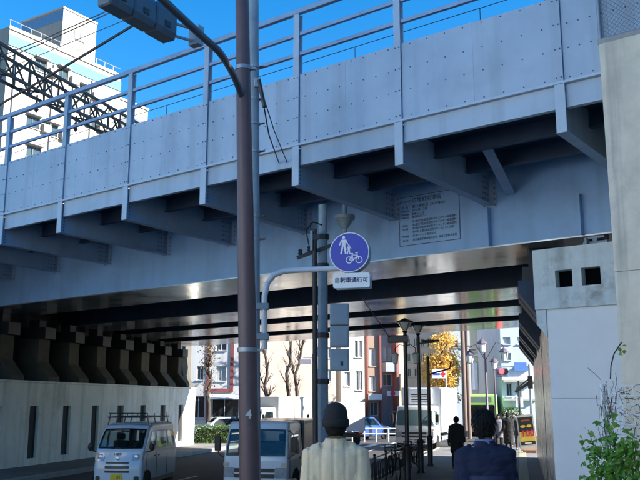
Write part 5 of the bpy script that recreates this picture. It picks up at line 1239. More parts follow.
# ================================================================== BUILDINGS
FRAMEM = mat('window frame', (.45, .46, .48), .4, .05, 5); PANE = mat('window pane', (.05, .075, .09), .08, .1, 2, coat=.2); PANE_L = mat('curtained pane', (.36, .40, .42), .15, .25, 2, stretch=(6, 6, .3))
def building(label, loc, rotz, Wd, Dp, Ht, wallm, wins=(), side_wins=(), roofm=None, pane=PANE, framem=FRAMEM, cat='building', name='building', sills=True, parapet=.4):
    t = thing(name, label, cat, loc, rotz)
    v_, f_ = wall_holes(Wd, Ht, [tuple(h[:4]) for h in wins], .18)
    MB().add(v_, f_).build('front_wall', wallm, t, fix=False)
    v2, f2 = wall_holes(Dp, Ht, [tuple(h[:4]) for h in side_wins], .18)
    MB().add([(p[1], Dp - p[0], p[2]) for p in v2], f2).build('side_wall', wallm, t, fix=False)
    mb = MB(); mb.add([(Wd, 0, 0), (Wd, Dp, 0), (Wd, Dp, Ht), (Wd, 0, Ht)], [(0, 1, 2, 3)]); mb.add([(0, Dp, 0), (Wd, Dp, 0), (Wd, Dp, Ht), (0, Dp, Ht)], [(0, 1, 2, 3)]); mb.build('rear_wall', wallm, t, fix=False)
    MB().box(.02, Wd - .02, .02, Dp - .02, Ht - parapet - .2, Ht - parapet).build('roof', roofm or CONC, t)
    def win(par, tr, w, h, p):
        mb = MB(); e = .06
        for q in ((0, w, 0, e), (0, w, h - e, h), (0, e, e, h - e), (w - e, w, e, h - e), (w / 2 - .025, w / 2 + .025, e, h - e)): mb.add([tr(x, y_, z) for x in q[:2] for y_ in (.10, .16) for z in q[2:]], [(0, 1, 3, 2), (4, 6, 7, 5), (0, 4, 5, 1), (2, 3, 7, 6), (0, 2, 6, 4), (1, 5, 7, 3)])
        fr = mb.build('window', framem, par)
        MB().add([tr(x, y_, z) for x in (e, w - e) for y_ in (.13, .178) for z in (e, h - e)], [(0, 1, 3, 2), (4, 6, 7, 5), (0, 4, 5, 1), (2, 3, 7, 6), (0, 2, 6, 4), (1, 5, 7, 3)]).build('pane', p, fr)
        if sills: MB().add([tr(x, y_, z) for x in (-.06, w + .06) for y_ in (-.08, .10) for z in (-.07, -.003)], [(0, 1, 3, 2), (4, 6, 7, 5), (0, 4, 5, 1), (2, 3, 7, 6), (0, 2, 6, 4), (1, 5, 7, 3)]).build('window_sill', wallm, fr)
    for h in wins: win(t, lambda x, y_, z, h=h: (h[0] + x, y_, h[2] + z), h[1] - h[0], h[3] - h[2], h[4] if len(h) > 4 else pane)
    for h in side_wins: win(t, lambda x, y_, z, h=h: (y_, Dp - h[0] - x, h[2] + z), h[1] - h[0], h[3] - h[2], h[4] if len(h) > 4 else pane)
    return t
GR = gz(60) + ROADZ
def px_building(label, x0, x1, D, Ht, wallm, wins_px=(), depth=9, ang=0.0, **kw):
    """building whose front spans photo columns x0..x1 at distance D; windows given as photo boxes"""
    p0, p1 = W(x0, 402, D), W(x1, 402, D); s = (p1.x - p0.x) / (x1 - x0)
    wins = []
    for q in wins_px:
        a, b, yt, yb_ = q[:4]; z1_, z0_ = W(x0, yt, D).z - GR, W(x0, yb_, D).z - GR
        wins.append((max(.05, (a - x0) * s), min((x1 - x0) * s - .05, (b - x0) * s), max(.05, z0_), min(Ht - .3, z1_)) + tuple(q[4:]))
    return building(label, Vector((p0.x, D, GR)), ang, p1.x - p0.x + (D - 50) * .0, depth, Ht, wallm, wins, **kw)
PLAS = lambda n, c, **k: mat(n, c, .8, .07, .6, bump=.08, bscale=20, streak=.2, **k)
B_CREAM = PLAS('cream render', (.42, .36, .28)); B_BLUE = PLAS('pale blue-grey cladding', (.42, .50, .58)); B_WHITE = PLAS('white render', (.44, .43, .41)); B_BROWN = PLAS('brown tile', (.26, .19, .15)); B_PINK = PLAS('pinkish beige render', (.36, .30, .265)); B_GREY = PLAS('grey render', (.36, .37, .40)); B_TRIM = PLAS('dark red trim', (.20, .06, .06))
def zz(y, D): return W(320, y, D).z - GR
# left: cream-grey house with shop
D1 = 63; b1 = px_building('pale house with dull red bands and a shop front, left of the brown pole', 190, 242, D1, 9.5, PLAS('pale grey render', (.50, .52, .54)), [(215.5, 225.5, 366, 381, PANE_L), (214.5, 225.5, 336, 350.5), (196, 203, 366, 380), (210, 239, 398.5, 418, mat('dark shop glass', (.02, .022, .025), .1)), (192, 205, 396, 418, MATS['dark shop glass'])])
s1 = (W(242, 402, D1).x - W(190, 402, D1).x) / 52
for a, b, y0_, y1_ in ((206, 208.5, 330, 418), (229.5, 233, 330, 392), (208.6, 229.4, 388.5, 392.5)):
    MB().box((a - 190) * s1, (b - 190) * s1, -.06, -.002, zz(y1_, D1), zz(y0_, D1)).build('trim_band', B_TRIM, b1)
MB().prism([(-.9, zz(399.5, D1)), (-.9, zz(398.5, D1)), (-.07, zz(394, D1)), (-.07, zz(396, D1))], (209 - 190) * s1, (240 - 190) * s1, 'X').build('awning', mat('awning canvas', (.45, .50, .52), .8), b1)
MB().box((208.2 - 190) * s1, (213 - 190) * s1, -.2, -.065, 0.02, zz(398, D1)).build('shop_pier', B_GREY, b1)
for xx in (216, 222, 230, 236): MB().box((xx - 190) * s1, (xx - 190) * s1 + .5, -.5, -.2, 0, .6 + .3 * (xx % 3)).build('shop_goods', mat('shop goods', (.12, .14, .16), .7, .5, 3), b1)
# made-up dark house standing in for the dark gap, big sunlit blank wall
px_building('narrow dark stand-in for the dark gap beside the pale shop house', 232, 246, 68, 11, PLAS('dark gap fill', (.06, .045, .04)), [(235, 239, 350, 362), (235, 239, 372, 384)])
D2 = 64; b2 = px_building('broad blank pinkish building wall in full sun behind the bare trees', 243, 346, D2, 9.6, B_PINK, [(321, 327, 368, 380, PANE_L), (333, 340, 368, 380, PANE_L), (321, 327, 345, 356, PANE_L), (333, 340, 345, 356, PANE_L)], depth=12, ang=.42)
D3 = 68; px_building('white building with two columns of narrow windows', 341, 367, D3, 10, B_WHITE, [(356.5, 360, 340, 357), (361, 364.5, 340, 357), (357, 360.5, 371, 390), (361.2, 364.7, 371, 390), (345, 351, 372, 386, PANE_L)], ang=.36)
D4 = 70; b4 = px_building('brown tiled building with dark red corner strips', 366, 382, D4, 10, B_BROWN, [(370, 377, 348, 366, PANE_L), (370, 377, 376, 391, PANE_L), (370.5, 379, 402, 416, PANE)], ang=.3)
s4 = (W(382, 402, D4).x - W(366, 402, D4).x) / 16
for a, b in ((366, 367.4), (380.2, 382)): MB().box((a - 366) * s4, (b - 366) * s4, -.25, -.002, 0, 9.9).build('corner_strip', B_TRIM, b4)
MB().box(.1, 16 * s4 - .1, -.5, -.26, zz(400, D4), zz(394, D4)).build('shop_sign', WHITEP, b4)
D5 = 72; b5 = px_building('blue-windowed building with balconies between dark red fins', 382, 397, D5, 10.3, PLAS('slate tile', (.20, .22, .27)), [(383, 387.6, 347, 361, PANE_L), (388.2, 393, 347, 361, PANE_L), (383.5, 393, 374, 386)], ang=.3)
s5 = (W(397, 402, D5).x - W(382, 402, D5).x) / 15
for a, b in ((394, 396.6),): MB().box((a - 382) * s5, (b - 382) * s5, -.9, -.002, 0, 10.2).build('corner_fin', mat('red fin', (.26, .10, .09), .6), b5)
MB().box(.08, 11.5 * s5, -.8, -.003, zz(372, D5), zz(363, D5)).build('balcony', PLAS('balcony tile', (.28, .32, .38)), b5)
MB().box(.1, 14 * s5, -1.0, -.91, zz(396, D5), zz(391, D5)).build('shop_sign', WHITEP, b5)
for k in range(3): MB().lathe([(.22, -1.03), (.22, -1.012)], (.6 + k * 1.0, 0, zz(393.5, D5)), 'Y', 14).build('sign_dot', mat('red sign ink', (.55, .03, .05), .5), b5)
px_building('cream building with one tall dark window behind the nearest lamp', 396, 408, 75, 10.5, PLAS('yellow cream render', (.62, .50, .30)), [(397.5, 402, 374, 391)], ang=.35)
px_building('grey office building behind the golden tree', 406, 452, 86, 11.5, B_GREY, [(408 + 7 * k, 412 + 7 * k, y_, y_ + 9) for k in range(6) for y_ in (338, 353, 368)])
D7 = 78; px_building('blue-grey building with square dark windows behind the utility poles', 449, 472, D7, 11, B_BLUE, [(454, 460, 340, 347.5), (454, 460, 360.5, 366.5), (454, 460, 378, 384), (463, 468, 340, 347), (463, 468, 360, 366)])
D8 = 84; b8 = px_building('tall cream building in sunlight behind the far lanterns', 468, 506, D8, 12, B_CREAM, [(489, 493, 344, 350), (495, 499, 344, 350), (479, 484, 361, 366), (489, 493, 361, 367), (495, 499, 361, 367), (489, 493, 378, 384)], depth=12, ang=.4)
s8 = (W(506, 402, D8).x - W(468, 402, D8).x) / 38
MB().box((473.5 - 468) * s8, (477 - 468) * s8, -.5, -.06, zz(390, D8), zz(363, D8)).build('vertical_sign', mat('grey vertical sign', (.40, .40, .46), .6), b8)
MB().box(0.05, 38 * s8 - .05, -.25, -.002, zz(356, D8), zz(354, D8)).build('ledge', B_WHITE, b8)
D9 = 62; b9 = px_building('pale blue-white building at the far right end of the underpass', 503, 538, D9, 8.6, PLAS('ice blue render', (.52, .60, .68)), [(505.5, 513, 337, 344, PANE_L), (520, 527, 337, 344, PANE_L), (506, 513, 353, 360, PANE_L), (495 + 12, 513, 383, 396), (517, 522, 386, 397, mat('green shop glass', (.12, .32, .22), .2))])
s9 = (W(538, 402, D9).x - W(503, 402, D9).x) / 35
MB().box(0, 35 * s9, -.5, -.003, zz(382, D9), zz(380, D9)).build('ledge', B_WHITE, b9); MB().box(0, 35 * s9, -.3, -.003, zz(400.5, D9), zz(398.5, D9)).build('ledge', B_WHITE, b9)
MB().box(12.5 * s9, 26 * s9, -.2, -.004, zz(371, D9), zz(367, D9)).build('shop_sign', mat('blue shop sign', (.10, .22, .50), .5), b9)
D10 = 68; b10 = px_building('small shop hut with red sign beside the pale blue building', 492, 510, D10, 3.6, B_GREY, [(495, 501, 401, 416), (503, 508, 401, 416)], depth=3, parapet=.2)
s10 = (W(510, 402, D10).x - W(492, 402, D10).x) / 18
MB().box(.1, 17 * s10, -.3, -.002, zz(398, D10), zz(389, D10)).build('shop_sign', mat('shop sign red', (.42, .06, .05), .5), b10)
MB().box(.3, 9 * s10, -.34, -.301, zz(397, D10), zz(391, D10)).build('sign_panel', mat('sign cream', (.6, .5, .35), .5), b10)
# closing row far behind
px_building('long beige apartment block closing the far view', 150, 620, 118, 20, B_CREAM, [(160 + 16 * k, 168 + 16 * k, y_, y_ + 8) for k in range(28) for y_ in (345, 365, 385)], depth=10)

# white building over the bridge on the left
Db = 55; corner = W(10, 26, Db); Hb = corner.z - GR
NB = Vector((540, 845.7, 0)).normalized(); UB = Vector((-NB.y, NB.x, 0))
def face_u(x, y):                # distance along N from the corner, for a photo point on the lit face
    d = ray(x, y); o = Vector((0, 0, EYE)); t_ = ((corner - o).dot(UB)) / d.dot(UB); P = o + d * t_; return (P - corner).dot(NB), P.z - GR
lw = [(35.5, 47, 57, 69.5), (58.5, 68.5, 66, 78), (27, 40, 114, 126), (27, 41, 144, 156), (46, 58, 122, 134), (80, 90, 84, 94), (108, 118, 90, 97), (110, 119, 118, 126), (86, 96, 116, 126)]
wins = []
for a, b, c_, d in lw:
    x0_, zt = face_u(a, (c_ + d) / 2 - (d - c_) / 2); x1_, _ = face_u(b, (c_ + d) / 2); _, zb = face_u(a, d); wins.append((x0_, x1_, zb, zt))
# lower storeys continue the pattern
WBM = PLAS('bright white render', (.33, .305, .27))
Lw = face_u(121, 80)[0]
wins = [q for q in wins if q[0] > .2 and q[1] < Lw - .3]
clean = []
for q in wins:
    if all(q[1] < p[0] - .05 or q[0] > p[1] + .05 or q[3] < p[2] - .05 or q[2] > p[3] + .05 for p in clean): clean.append(q)
for k in range(int((Lw - 3) / 4.4)):
    for z in (3, 6.2, 9.4): clean.append((1.5 + k * 4.4, 3.6 + k * 4.4, z, z + 1.5))
wb = building('tall white building with a roof tower rising behind the bridge railing', corner - Vector((0, 0, Hb)), math.atan2(NB.y, NB.x), Lw, 14, Hb, WBM, clean, [(2 + 3 * k, 3.6 + 3 * k, z, z + 1.6) for k in range(4) for z in (4, 8, 12, 16, 20)], pane=PANE, framem=mat('grey window frame', (.10, .11, .12), .5))
BAND = mat('sky blue parapet band', (.055, .15, .22), .6, .06, 1)
MB().box(-.05, Lw, -.06, -.003, Hb - 1.42, Hb - .62).build('parapet_band', BAND, wb)
MB().box(-.08, Lw + .05, -.10, -.004, Hb - .22, Hb + .03).build('parapet_cap', B_WHITE, wb)
# roof tower
tx0, tz0 = face_u(72.5, 5); tx1, _ = face_u(105.5, 20)
off_in = 1.0
MB().box(tx0, tx1, off_in, 6.0, Hb - .4, tz0).build('roof_tower', WBM, wb)
MB().box(tx0 - .02, tx0 - .001, off_in - .02, 6.02, tz0 - .95, tz0 - .1).build('tower_band', mat('blue tower band', (.10, .24, .42), .6), wb)
MB().box(tx0 - .06, tx1 + .06, off_in - .06, 6.06, tz0 + .002, tz0 + .16).build('tower_cap', B_WHITE, wb)
a_, zt = face_u(83, 27); b_, _ = face_u(93.5, 32); _, zb = face_u(83, 36)
mb = MB(); mb.box(a_, b_, off_in - .05, off_in - .003, zb, zt); tw = mb.build('tower_window', MATS['grey window frame'], wb)
for k in range(2): MB().box(a_ + .08 + k * (b_ - a_) / 2, a_ + (b_ - a_) / 2 - .04 + k * (b_ - a_) / 2, off_in - .07, off_in - .051, zb + .08, zt - .08).build('pane', PANE_L, tw)
MB().box(2.5, tx0 - .02, .6, .7, Hb - .3, Hb + .45).build('roof_screen', mat('roof screen', (.36, .33, .28), .8), wb)
ant = MB(); c = Vector((tx0 - 7.0, 1.5, Hb)); ant.cyl(c, c + Vector((0, 0, 2.2)), .05, n=8); ant.build('antenna_mast', STEEL, wb)
MB().lathe([(.02, 0), (.3, .06), (.5, .2)], c + Vector((0, -.1, 2.3)), 'Y', 16, cap=False).build('dish', mat('dish white', (.6, .65, .75), .5), wb)
# projecting bay with the windows on the right
x1_ = face_u(152, 95)[0]
MB().box(Lw + .01, x1_, .4, 13, 0, Hb - 1.9).build('lower_wing', WBM, wb); MB().box(Lw + .01, x1_ + .05, .3, 13, Hb - 1.89, Hb - 1.7).build('wing_cap', B_WHITE, wb)
for q_ in (.35, .7): MB().box(Lw + (x1_ - Lw) * q_ - .6, Lw + (x1_ - Lw) * q_ + .6, .36, .42, Hb - 4.4, Hb - 3.0).build('wing_window', MATS['grey window frame'], wb)
for h in clean:                                  # air-conditioner boxes, hoods and pipes on the sunny face
    if h[2] > 9 and h[1] < Lw - 1: MB().box(h[1] + .15, h[1] + .85, -.34, -.003, h[2] - .1, h[2] + .5).build('air_conditioner', mat('air conditioner casing', (.30, .29, .27), .6), wb, bevel=.02)
    if h[2] > 9: MB().box(h[0] - .08, h[1] + .08, -.3, -.003, h[3] + .04, h[3] + .12).build('window_hood', B_GREY, wb)
for xq in (.6, Lw * .37, Lw * .72): MB().cyl((xq, -.09, 0), (xq, -.09, Hb - 1.5), .06, n=8).build('drain_pipe', B_GREY, wb)
for k in range(12): MB().cyl((.1 + k * Lw / 12, .12, Hb), (.1 + k * Lw / 12, .12, Hb + .55), .03, n=6).build('roof_rail_post', STEEL, wb)
MB().cyl((0, .12, Hb + .55), (Lw, .12, Hb + .55), .03, n=6).build('roof_rail', STEEL, wb)

# unseen tall block added off to the right to shade walkway and street
building('unseen very tall beige tower added beyond the railway at the right to block sun', Vector((AB(-27, 36).x, AB(-27, 36).y, -.6)), BROT, 36, 12, 54, B_CREAM, [(1 + 3.4 * k, 2.8 + 3.4 * k, z, z + 1.5) for k in range(10) for z in (9, 15.4, 21.8, 28.2, 34.6, 41, 47.4)])
B_ICE = PLAS('pale sky-grey tile', (.52, .62, .74))
building('unseen pale tiled row added across the street to bounce sunlight, left of the camera', Vector((-17.5, -34, -.2)), PI / 2, 22, 10, 17, B_ICE, [(1 + 3.6 * k, 3.0 + 3.6 * k, z, z + 1.5) for k in range(6) for z in (1, 4.4, 7.8, 11.2, 14)])  # unseen facade added as a sunlit bounce surface for the bridge front
building('unseen pale corner house added across the street to bounce sunlight, nearest the bridge on the left', Vector((-16.6, -11, -.2)), PI / 2, 17, 10, 14, PLAS('pale grey-blue render', (.56, .66, .76)), [(1 + 3.2 * k, 2.6 + 3.2 * k, z, z + 1.5) for k in range(5) for z in (1, 4.4, 7.8, 11)])  # second unseen facade added for bounced sunlight
obk = building('unseen white block added on the right beside the camera to shade the foreground', Vector((5.2, 8.5, -.2)), -PI / 2, 26, 12, 12.5, B_WHITE, [(1 + 3.6 * k, 3.2 + 3.6 * k, z, z + 1.6) for k in range(7) for z in (1, 4.4, 7.6)])  # unseen block added to keep sun off the near pavement, pale for bounce
# white house seen through the chain-link fence
MB().box(-2.5, -.01, 3.4, 6.8, 0, 19.5).build('sun_block_tower', B_WHITE, obk)  # unseen tower added to shade the signal and brown pole
q = W(601, 402, 80); building('white building glimpsed behind the chain-link fence at the upper right', Vector((q.x, q.y, -.6)), 0, 12, 8, 46, B_WHITE, [(.6 + 2.9 * k, 2.2 + 2.9 * k, z, z + 1.5) for k in range(4) for z in (24, 28, 32, 36, 40)], name='building')

# ================================================================== RAILWAY OVERHEAD GEAR
LAT = mat('gantry steel', (.05, .046, .042), .6, .2, 5)
g0, g1 = W(-45, 20, 24.2), W(120, 126, 33); gd = g1 - g0
g1 = g0 + gd * 1.9; g0.z = g1.z = 13.0
gb0 = Vector((g0.x, g0.y, 7.1)); gan = thing('catenary_gantry', 'lattice steel railway gantry beam crossing in front of the white building', 'gantry', gb0, math.atan2(gd.y, gd.x))
Lg = (g1 - g0).length; zt_ = 13.0 - 7.1; hb_ = .45; wb2 = .3
for (y_, z) in ((-wb2, zt_ - hb_), (wb2, zt_ - hb_), (-wb2, zt_ + hb_), (wb2, zt_ + hb_)): MB().bar((0, y_, z), (Lg, y_, z), .09, .09).build('chord', LAT, gan)
n = 22
for k in range(n):
    a, b = Lg * k / n, Lg * (k + 1) / n; s = 1 if k % 2 else -1
    for y_ in (-wb2, wb2): MB().bar((a, y_, zt_ - hb_ * s), (b, y_, zt_ + hb_ * s), .05, .05).build('lattice_bar', LAT, gan); MB().bar((b, y_, zt_ - hb_), (b, y_, zt_ + hb_), .04, .04).build('lattice_bar', LAT, gan)
    MB().bar((a, -wb2 * s, zt_ - hb_), (b, wb2 * s, zt_ - hb_), .05, .05).build('lattice_bar', LAT, gan)
for x in (.2, Lg - .2):
    for y_ in (-wb2, wb2): MB().bar((x, y_, 0), (x, y_, zt_ + .4), .12, .12).build('gantry_leg', LAT, gan)
for x in (Lg * .23, Lg * .36, Lg * .55):
    MB().lathe([(.03, zt_ - 1.1), (.09, zt_ - 1.0), (.04, zt_ - .92), (.09, zt_ - .82), (.04, zt_ - .74), (.03, zt_ - .46)], (x, 0, 0), 'Z', 10).build('insulator', mat('insulator glaze', (.09, .05, .04), .25), gan)
for lab, b, z in (('nearer railway contact wire above the bridge railing', 20.2, 12.35), ('farther railway contact wire above the bridge railing', 24.5, 12.9)):
    p0, p1 = AB(40, b, z), AB(-12, b, z); o = MB().tube([Vector((0, 0, 0)), p1 - p0], .016, 6).build('contact_wire', BLACK); o.location = p0; tag(o, lab, 'wire')
    mb = MB(); o.name = 'contact_wire'
    for k in range(1, 12): a_ = (p1 - p0) * (k / 12); MB().cyl(a_, a_ + Vector((0, 0, .45)), .012, n=5).build('dropper', BLACK, o)
    MB().tube([Vector((0, 0, .45)), p1 - p0 + Vector((0, 0, .45))], .012, 5).build('messenger_wire', BLACK, o)

# ================================================================== TREES AND HEDGE
BARK = mat('bark', (.055, .042, .034), .9, .25, 8, bump=.4, bscale=40)
def branches(mb, p, d, r, ln, depth, rg, tips, up=.12):
    pts = [p]; q = p.copy(); dd = d.copy()
    for i in range(4): dd = (dd + Vector((rg.gauss(0, .13), rg.gauss(0, .13), rg.gauss(up, .08)))).normalized(); q = q + dd * ln / 4; pts.append(q.copy())
    mb.tube(pts, [r * (1 - .13 * i) for i in range(5)], 6 if depth > 1 else 4, cap=False)
    if depth == 0: tips.append(q); return
    for k in range(rg.randint(2, 3) + (1 if depth > 2 else 0)):
        i = rg.randint(1, 4); a = rg.uniform(0, 2 * PI); side = Vector((math.cos(a), math.sin(a), rg.uniform(.2, .8))).normalized()
        branches(mb, pts[i].copy(), (dd * .45 + side * .75).normalized(), r * (1 - .13 * i) * .6, ln * rg.uniform(.5, .7), depth - 1, rg, tips)
def bare_tree(label, base, H, seed, leafy=0):
    rg = random.Random(seed); t = thing('street_tree', label, 'tree', base, 0); mb = MB(); tips = []; k = 9
    trunk = [Vector((rg.gauss(0, .03) * i, rg.gauss(0, .03) * i, H * i / k)) for i in range(k + 1)]
    MB().tube(trunk, [.17 * (1 - .075 * i) for i in range(k + 1)], 9).build('trunk', BARK, t, smooth=60)
    for j in range(22):
        i = rg.randint(3, k); a = rg.uniform(0, 2 * PI); d = Vector((math.cos(a), math.sin(a), .75)).normalized(); branches(mb, trunk[i].copy(), Vector((d.x, d.y, 1.3)).normalized(), .05, H * .13, 2, rg, tips)
    mb.build('limbs', BARK, t)
    if leafy:
        lb_ = MB()
        for j in range(leafy):
            c = tips[rg.randrange(len(tips))] + Vector((rg.gauss(0, .25), rg.gauss(0, .25), rg.gauss(0, .25))); add_leaf(lb_, c, .09, rg)
        lb_.build('dry_leaves', mat('dry leaves', (.20, .12, .05), .8, .3, 2), t, fix=False)
    return t
def add_leaf(mb, c, s, rg):
    a = Vector((rg.gauss(0, 1), rg.gauss(0, 1), rg.gauss(0, 1))).normalized(); b = a.cross(Vector((rg.gauss(0, 1), rg.gauss(0, 1), rg.gauss(0, 1)))).normalized(); a *= s * rg.uniform(.7, 1.3); b *= s * .6
    mb.add([c - a, c + b * .9, c + a, c - b * .9], [(0, 1, 2, 3)])
for lab, x, D, H, sd_ in (('bare pollarded street tree just right of the brown pole', 264.5, 60, 8, 3), ('bare pollarded street tree with thick stem beside the hanging sign', 288.5, 60.5, 8, 8), ('slender bare street tree behind the thick-stemmed one', 297.5, 61.5, 7.8, 12)):
    p = W(x, 402, D); bare_tree(lab, Vector((p.x, p.y, GR)), H, sd_)
p = W(208.5, 402, 60); bare_tree('street tree with sparse brown leaves by the pale shop house', Vector((p.x, p.y, GR)), 7.0, 21, 420)
# golden tree
def golden(label, base, H, rx, zc, rz, seed, m, count):
    rg = random.Random(seed); t = thing('golden_tree', label, 'tree', base, 0)
    trunk = [Vector((rg.gauss(0, .02) * i, rg.gauss(0, .02) * i, H * .95 * i / 8)) for i in range(9)]; MB().tube(trunk, [.2 * (1 - .1 * i) for i in range(9)], 9).build('trunk', BARK, t, smooth=60)
    lm = MB(); tips = []
    for j in range(16):
        i = rg.randint(2, 8); a = rg.uniform(0, 2 * PI); branches(lm, trunk[i].copy(), Vector((math.cos(a), math.sin(a), .6)).normalized(), .06, rx * .6, 2, rg, tips)
    lm.build('limbs', BARK, t)
    cr = MB(); cl = []
    for j in range(70):
        v = Vector((rg.gauss(0, 1), rg.gauss(0, 1), rg.gauss(0, 1))).normalized() * rg.uniform(.35, 1) ** .6; cl.append((Vector((v.x * rx, v.y * rx, zc + v.z * rz)), rg.uniform(.3, .65)))
    for j in range(count):
        c, r = cl[rg.randrange(70)]; add_leaf(cr, c + Vector((rg.gauss(0, r), rg.gauss(0, r), rg.gauss(0, r * .8))) * .6, .10, rg)
    cr.build('crown', m, t, fix=False); return t
GOLD = mat('golden leaves', (.75, .50, .13), .7, .3, 1.5, tl=.4)
p = W(443, 402, 64); golden('golden autumn ginkgo tree behind the white refrigerated truck', Vector((p.x, p.y, GR)), 8.6, 1.35, 5.0, 3.1, 4, GOLD, 7000)
# hedge
hp = W(193, 402, 47.5); hg = thing('hedge', 'clipped green hedge in front of the shop house, left of the brown pole', 'hedge', Vector((hp.x, hp.y + .8, GR)), .05)
rg = random.Random(9); Lh = 3.2
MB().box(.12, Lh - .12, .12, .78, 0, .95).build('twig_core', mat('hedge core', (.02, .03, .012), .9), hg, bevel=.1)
hb2 = MB()
for k in range(6000):
    x, y_, z = rg.uniform(0, Lh), rg.uniform(0, .9), rg.uniform(.05, 1.15) + .12 * math.sin(x * 3) * 0
    e = min(x, Lh - x, y_, .9 - y_, 1.12 - z)
    if e < .16: add_leaf(hb2, Vector((x, y_, z + .10 * noise.noise(Vector((x * 2, y_ * 2, 3))))), .05, rg)
hb2.build('foliage', mat('hedge leaves', (.07, .15, .03), .6, .35, 2.5, tl=.3), hg, fix=False)
pl_ = W(512, 402, 50); hs = thing('potted_shrub', 'round green shrub between the group and the pale blue building', 'shrub', Vector((pl_.x + .6, pl_.y + 3, GR)), 0)
MB().lathe([(.3, 0), (.38, .5), (.42, .52), (.42, .58)], (0, 0, 0), 'Z', 14).build('pot', B_GREY, hs, smooth=40); sbm = MB()
for k in range(1800): v = Vector((rg.gauss(0, 1), rg.gauss(0, 1), rg.gauss(0, 1))).normalized(); add_leaf(sbm, Vector((v.x * .7, v.y * .7, 1.35 + v.z * .75)) * 1.0 + Vector((rg.gauss(0, .06), rg.gauss(0, .06), rg.gauss(0, .06))), .06, rg)
sbm.build('foliage', MATS['hedge leaves'], hs, fix=False); MB().cyl((0, 0, .5), (0, 0, 1.4), .06, n=8).build('stem', BARK, hs)

# ================================================================== FAR STREET FURNITURE
PURP = mat('old lamp paint', (.12, .09, .12), .5)
def lantern(par, c, k=1.0):
    ln = MB().lathe([(.05 * k, -.3 * k), (.16 * k, -.25 * k), (.22 * k, .15 * k), (.21 * k, .17 * k)], c, 'Z', 8).build('lantern', LGL, par)
    MB().lathe([(.28 * k, .172 * k), (.26 * k, .21 * k), (.12 * k, .36 * k), (.03 * k, .42 * k), (.03 * k, .5 * k)], c, 'Z', 8).build('lantern_cap', PURP, ln)
    mb = MB()
    for j in range(4): a = PI / 4 + j * PI / 2; mb.tube([c + Vector((.15 * k * math.cos(a), .15 * k * math.sin(a), -.27 * k)), c + Vector((.22 * k * math.cos(a), .22 * k * math.sin(a), .17 * k))], .02 * k, 4)
    mb.build('lantern_rib', PURP, ln)
Dl = 55; p = W(487, 402, Dl); ll = thing('lantern_post', 'tall old-style post with three glass lanterns beyond the underpass', 'street lamp', Vector((p.x, p.y, gz(60))), RROT)
Hl = W(487, 353, Dl).z - gz(60)
MB().lathe([(.16, 0), (.16, .3), (.09, .4), (.07, Hl - .2), (.06, Hl)], (0, 0, 0), 'Z', 12).build('shaft', PURP, ll, smooth=40)
sx = Dl / 845.7
for x, y_ in ((471.5, 358), (484, 347), (505.5, 356)):
    c = Vector(((x - 487) * sx, 0, W(487, y_, Dl).z - gz(60))); lantern(ll, c, 1.25)
    if abs(x - 487) > 5: MB().tube([Vector((0, 0, Hl - .5)), Vector((c.x * .6, 0, c.z + .9)), Vector((c.x, 0, c.z + .68))], .03, 6).build('lantern_arm', PURP, ll, smooth=60)
    else: MB().tube([Vector((0, 0, Hl - .3)), Vector((c.x, 0, c.z - .38))], .03, 6).build('lantern_arm', PURP, ll)
Dl = 58; p = W(495.5, 402, Dl); ll = thing('lantern_post', 'shorter single-lantern post partly behind the red signal', 'street lamp', Vector((p.x, p.y, gz(60))), RROT)
c = Vector((0, 0, W(495.5, 365, Dl).z - gz(60))); MB().lathe([(.12, 0), (.12, .3), (.07, .4), (.05, c.z - .35)], (0, 0, 0), 'Z', 10).build('shaft', PURP, ll); lantern(ll, c, 1.15)
# red traffic signal with blue street sign, on its own pole
Dg = 52; p = W(531, 402, Dg); sgn = thing('traffic_signal', 'small far traffic signal showing red with a blue street sign', 'traffic signal', Vector((p.x, p.y, gz(60))), 0)
zr = W(320, 371, Dg).z - gz(60); k = Dg / 845.7
MB().lathe([(.09, 0), (.08, zr + .4)], (0, 0, 0), 'Z', 12).build('pole', STEEL, sgn, smooth=40); MB().bar((0, 0, zr + .25), ((499 - 531) * k, 0, zr + .25), .07, .07).build('arm', STEEL, sgn)
MB().box((497 - 531) * k, (509 - 531) * k, -.22, -.05, zr - .35, zr + .18).build('signal_box', SIGM, sgn, bevel=.05)
MB().lathe([(.17, -.26), (.16, -.225)], ((502 - 531) * k, 0, zr - .02), 'Y', 16).build('red_lamp', mat('lit red lamp', (.6, .02, .02), .4, emit=(1, .03, .04), estr=2.5), sgn)
for x in (506.5,): MB().lathe([(.15, -.25), (.14, -.225)], ((x - 531) * k, 0, zr - .05), 'Y', 16).build('unlit_lamp', BLACK, sgn)
MB().box((515.5 - 531) * k, (528 - 531) * k, -.10, -.05, zr + .05, zr + .52).build('street_sign', mat('street sign blue', (.08, .2, .52), .5), sgn)
# utility poles by the blue-grey building
for lab, x, D in (('brown wooden-looking utility pole left of the tall cream building', 464.5, 54), ('thin grey utility pole beside the brown far pole', 468.5, 58)):
    p = W(x, 402, D); t = thing('utility_pole', lab, 'pole', Vector((p.x, p.y, GR)), 0); MB().cyl((0, 0, 0), (0, 0, 9.5), .16 if 'brown' in lab else .11, .12, 12).build('shaft', mat('far pole brown', (.16, .11, .09), .7) if 'brown' in lab else STEEL, t, smooth=40)
    MB().bar((-.8, 0, 8.6), (.8, 0, 8.6), .09, .09).build('cross_arm', DARK, t); MB().bar((-.6, 0, 6.0), (.6, 0, 6.0), .07, .07).build('cross_arm', DARK, t)
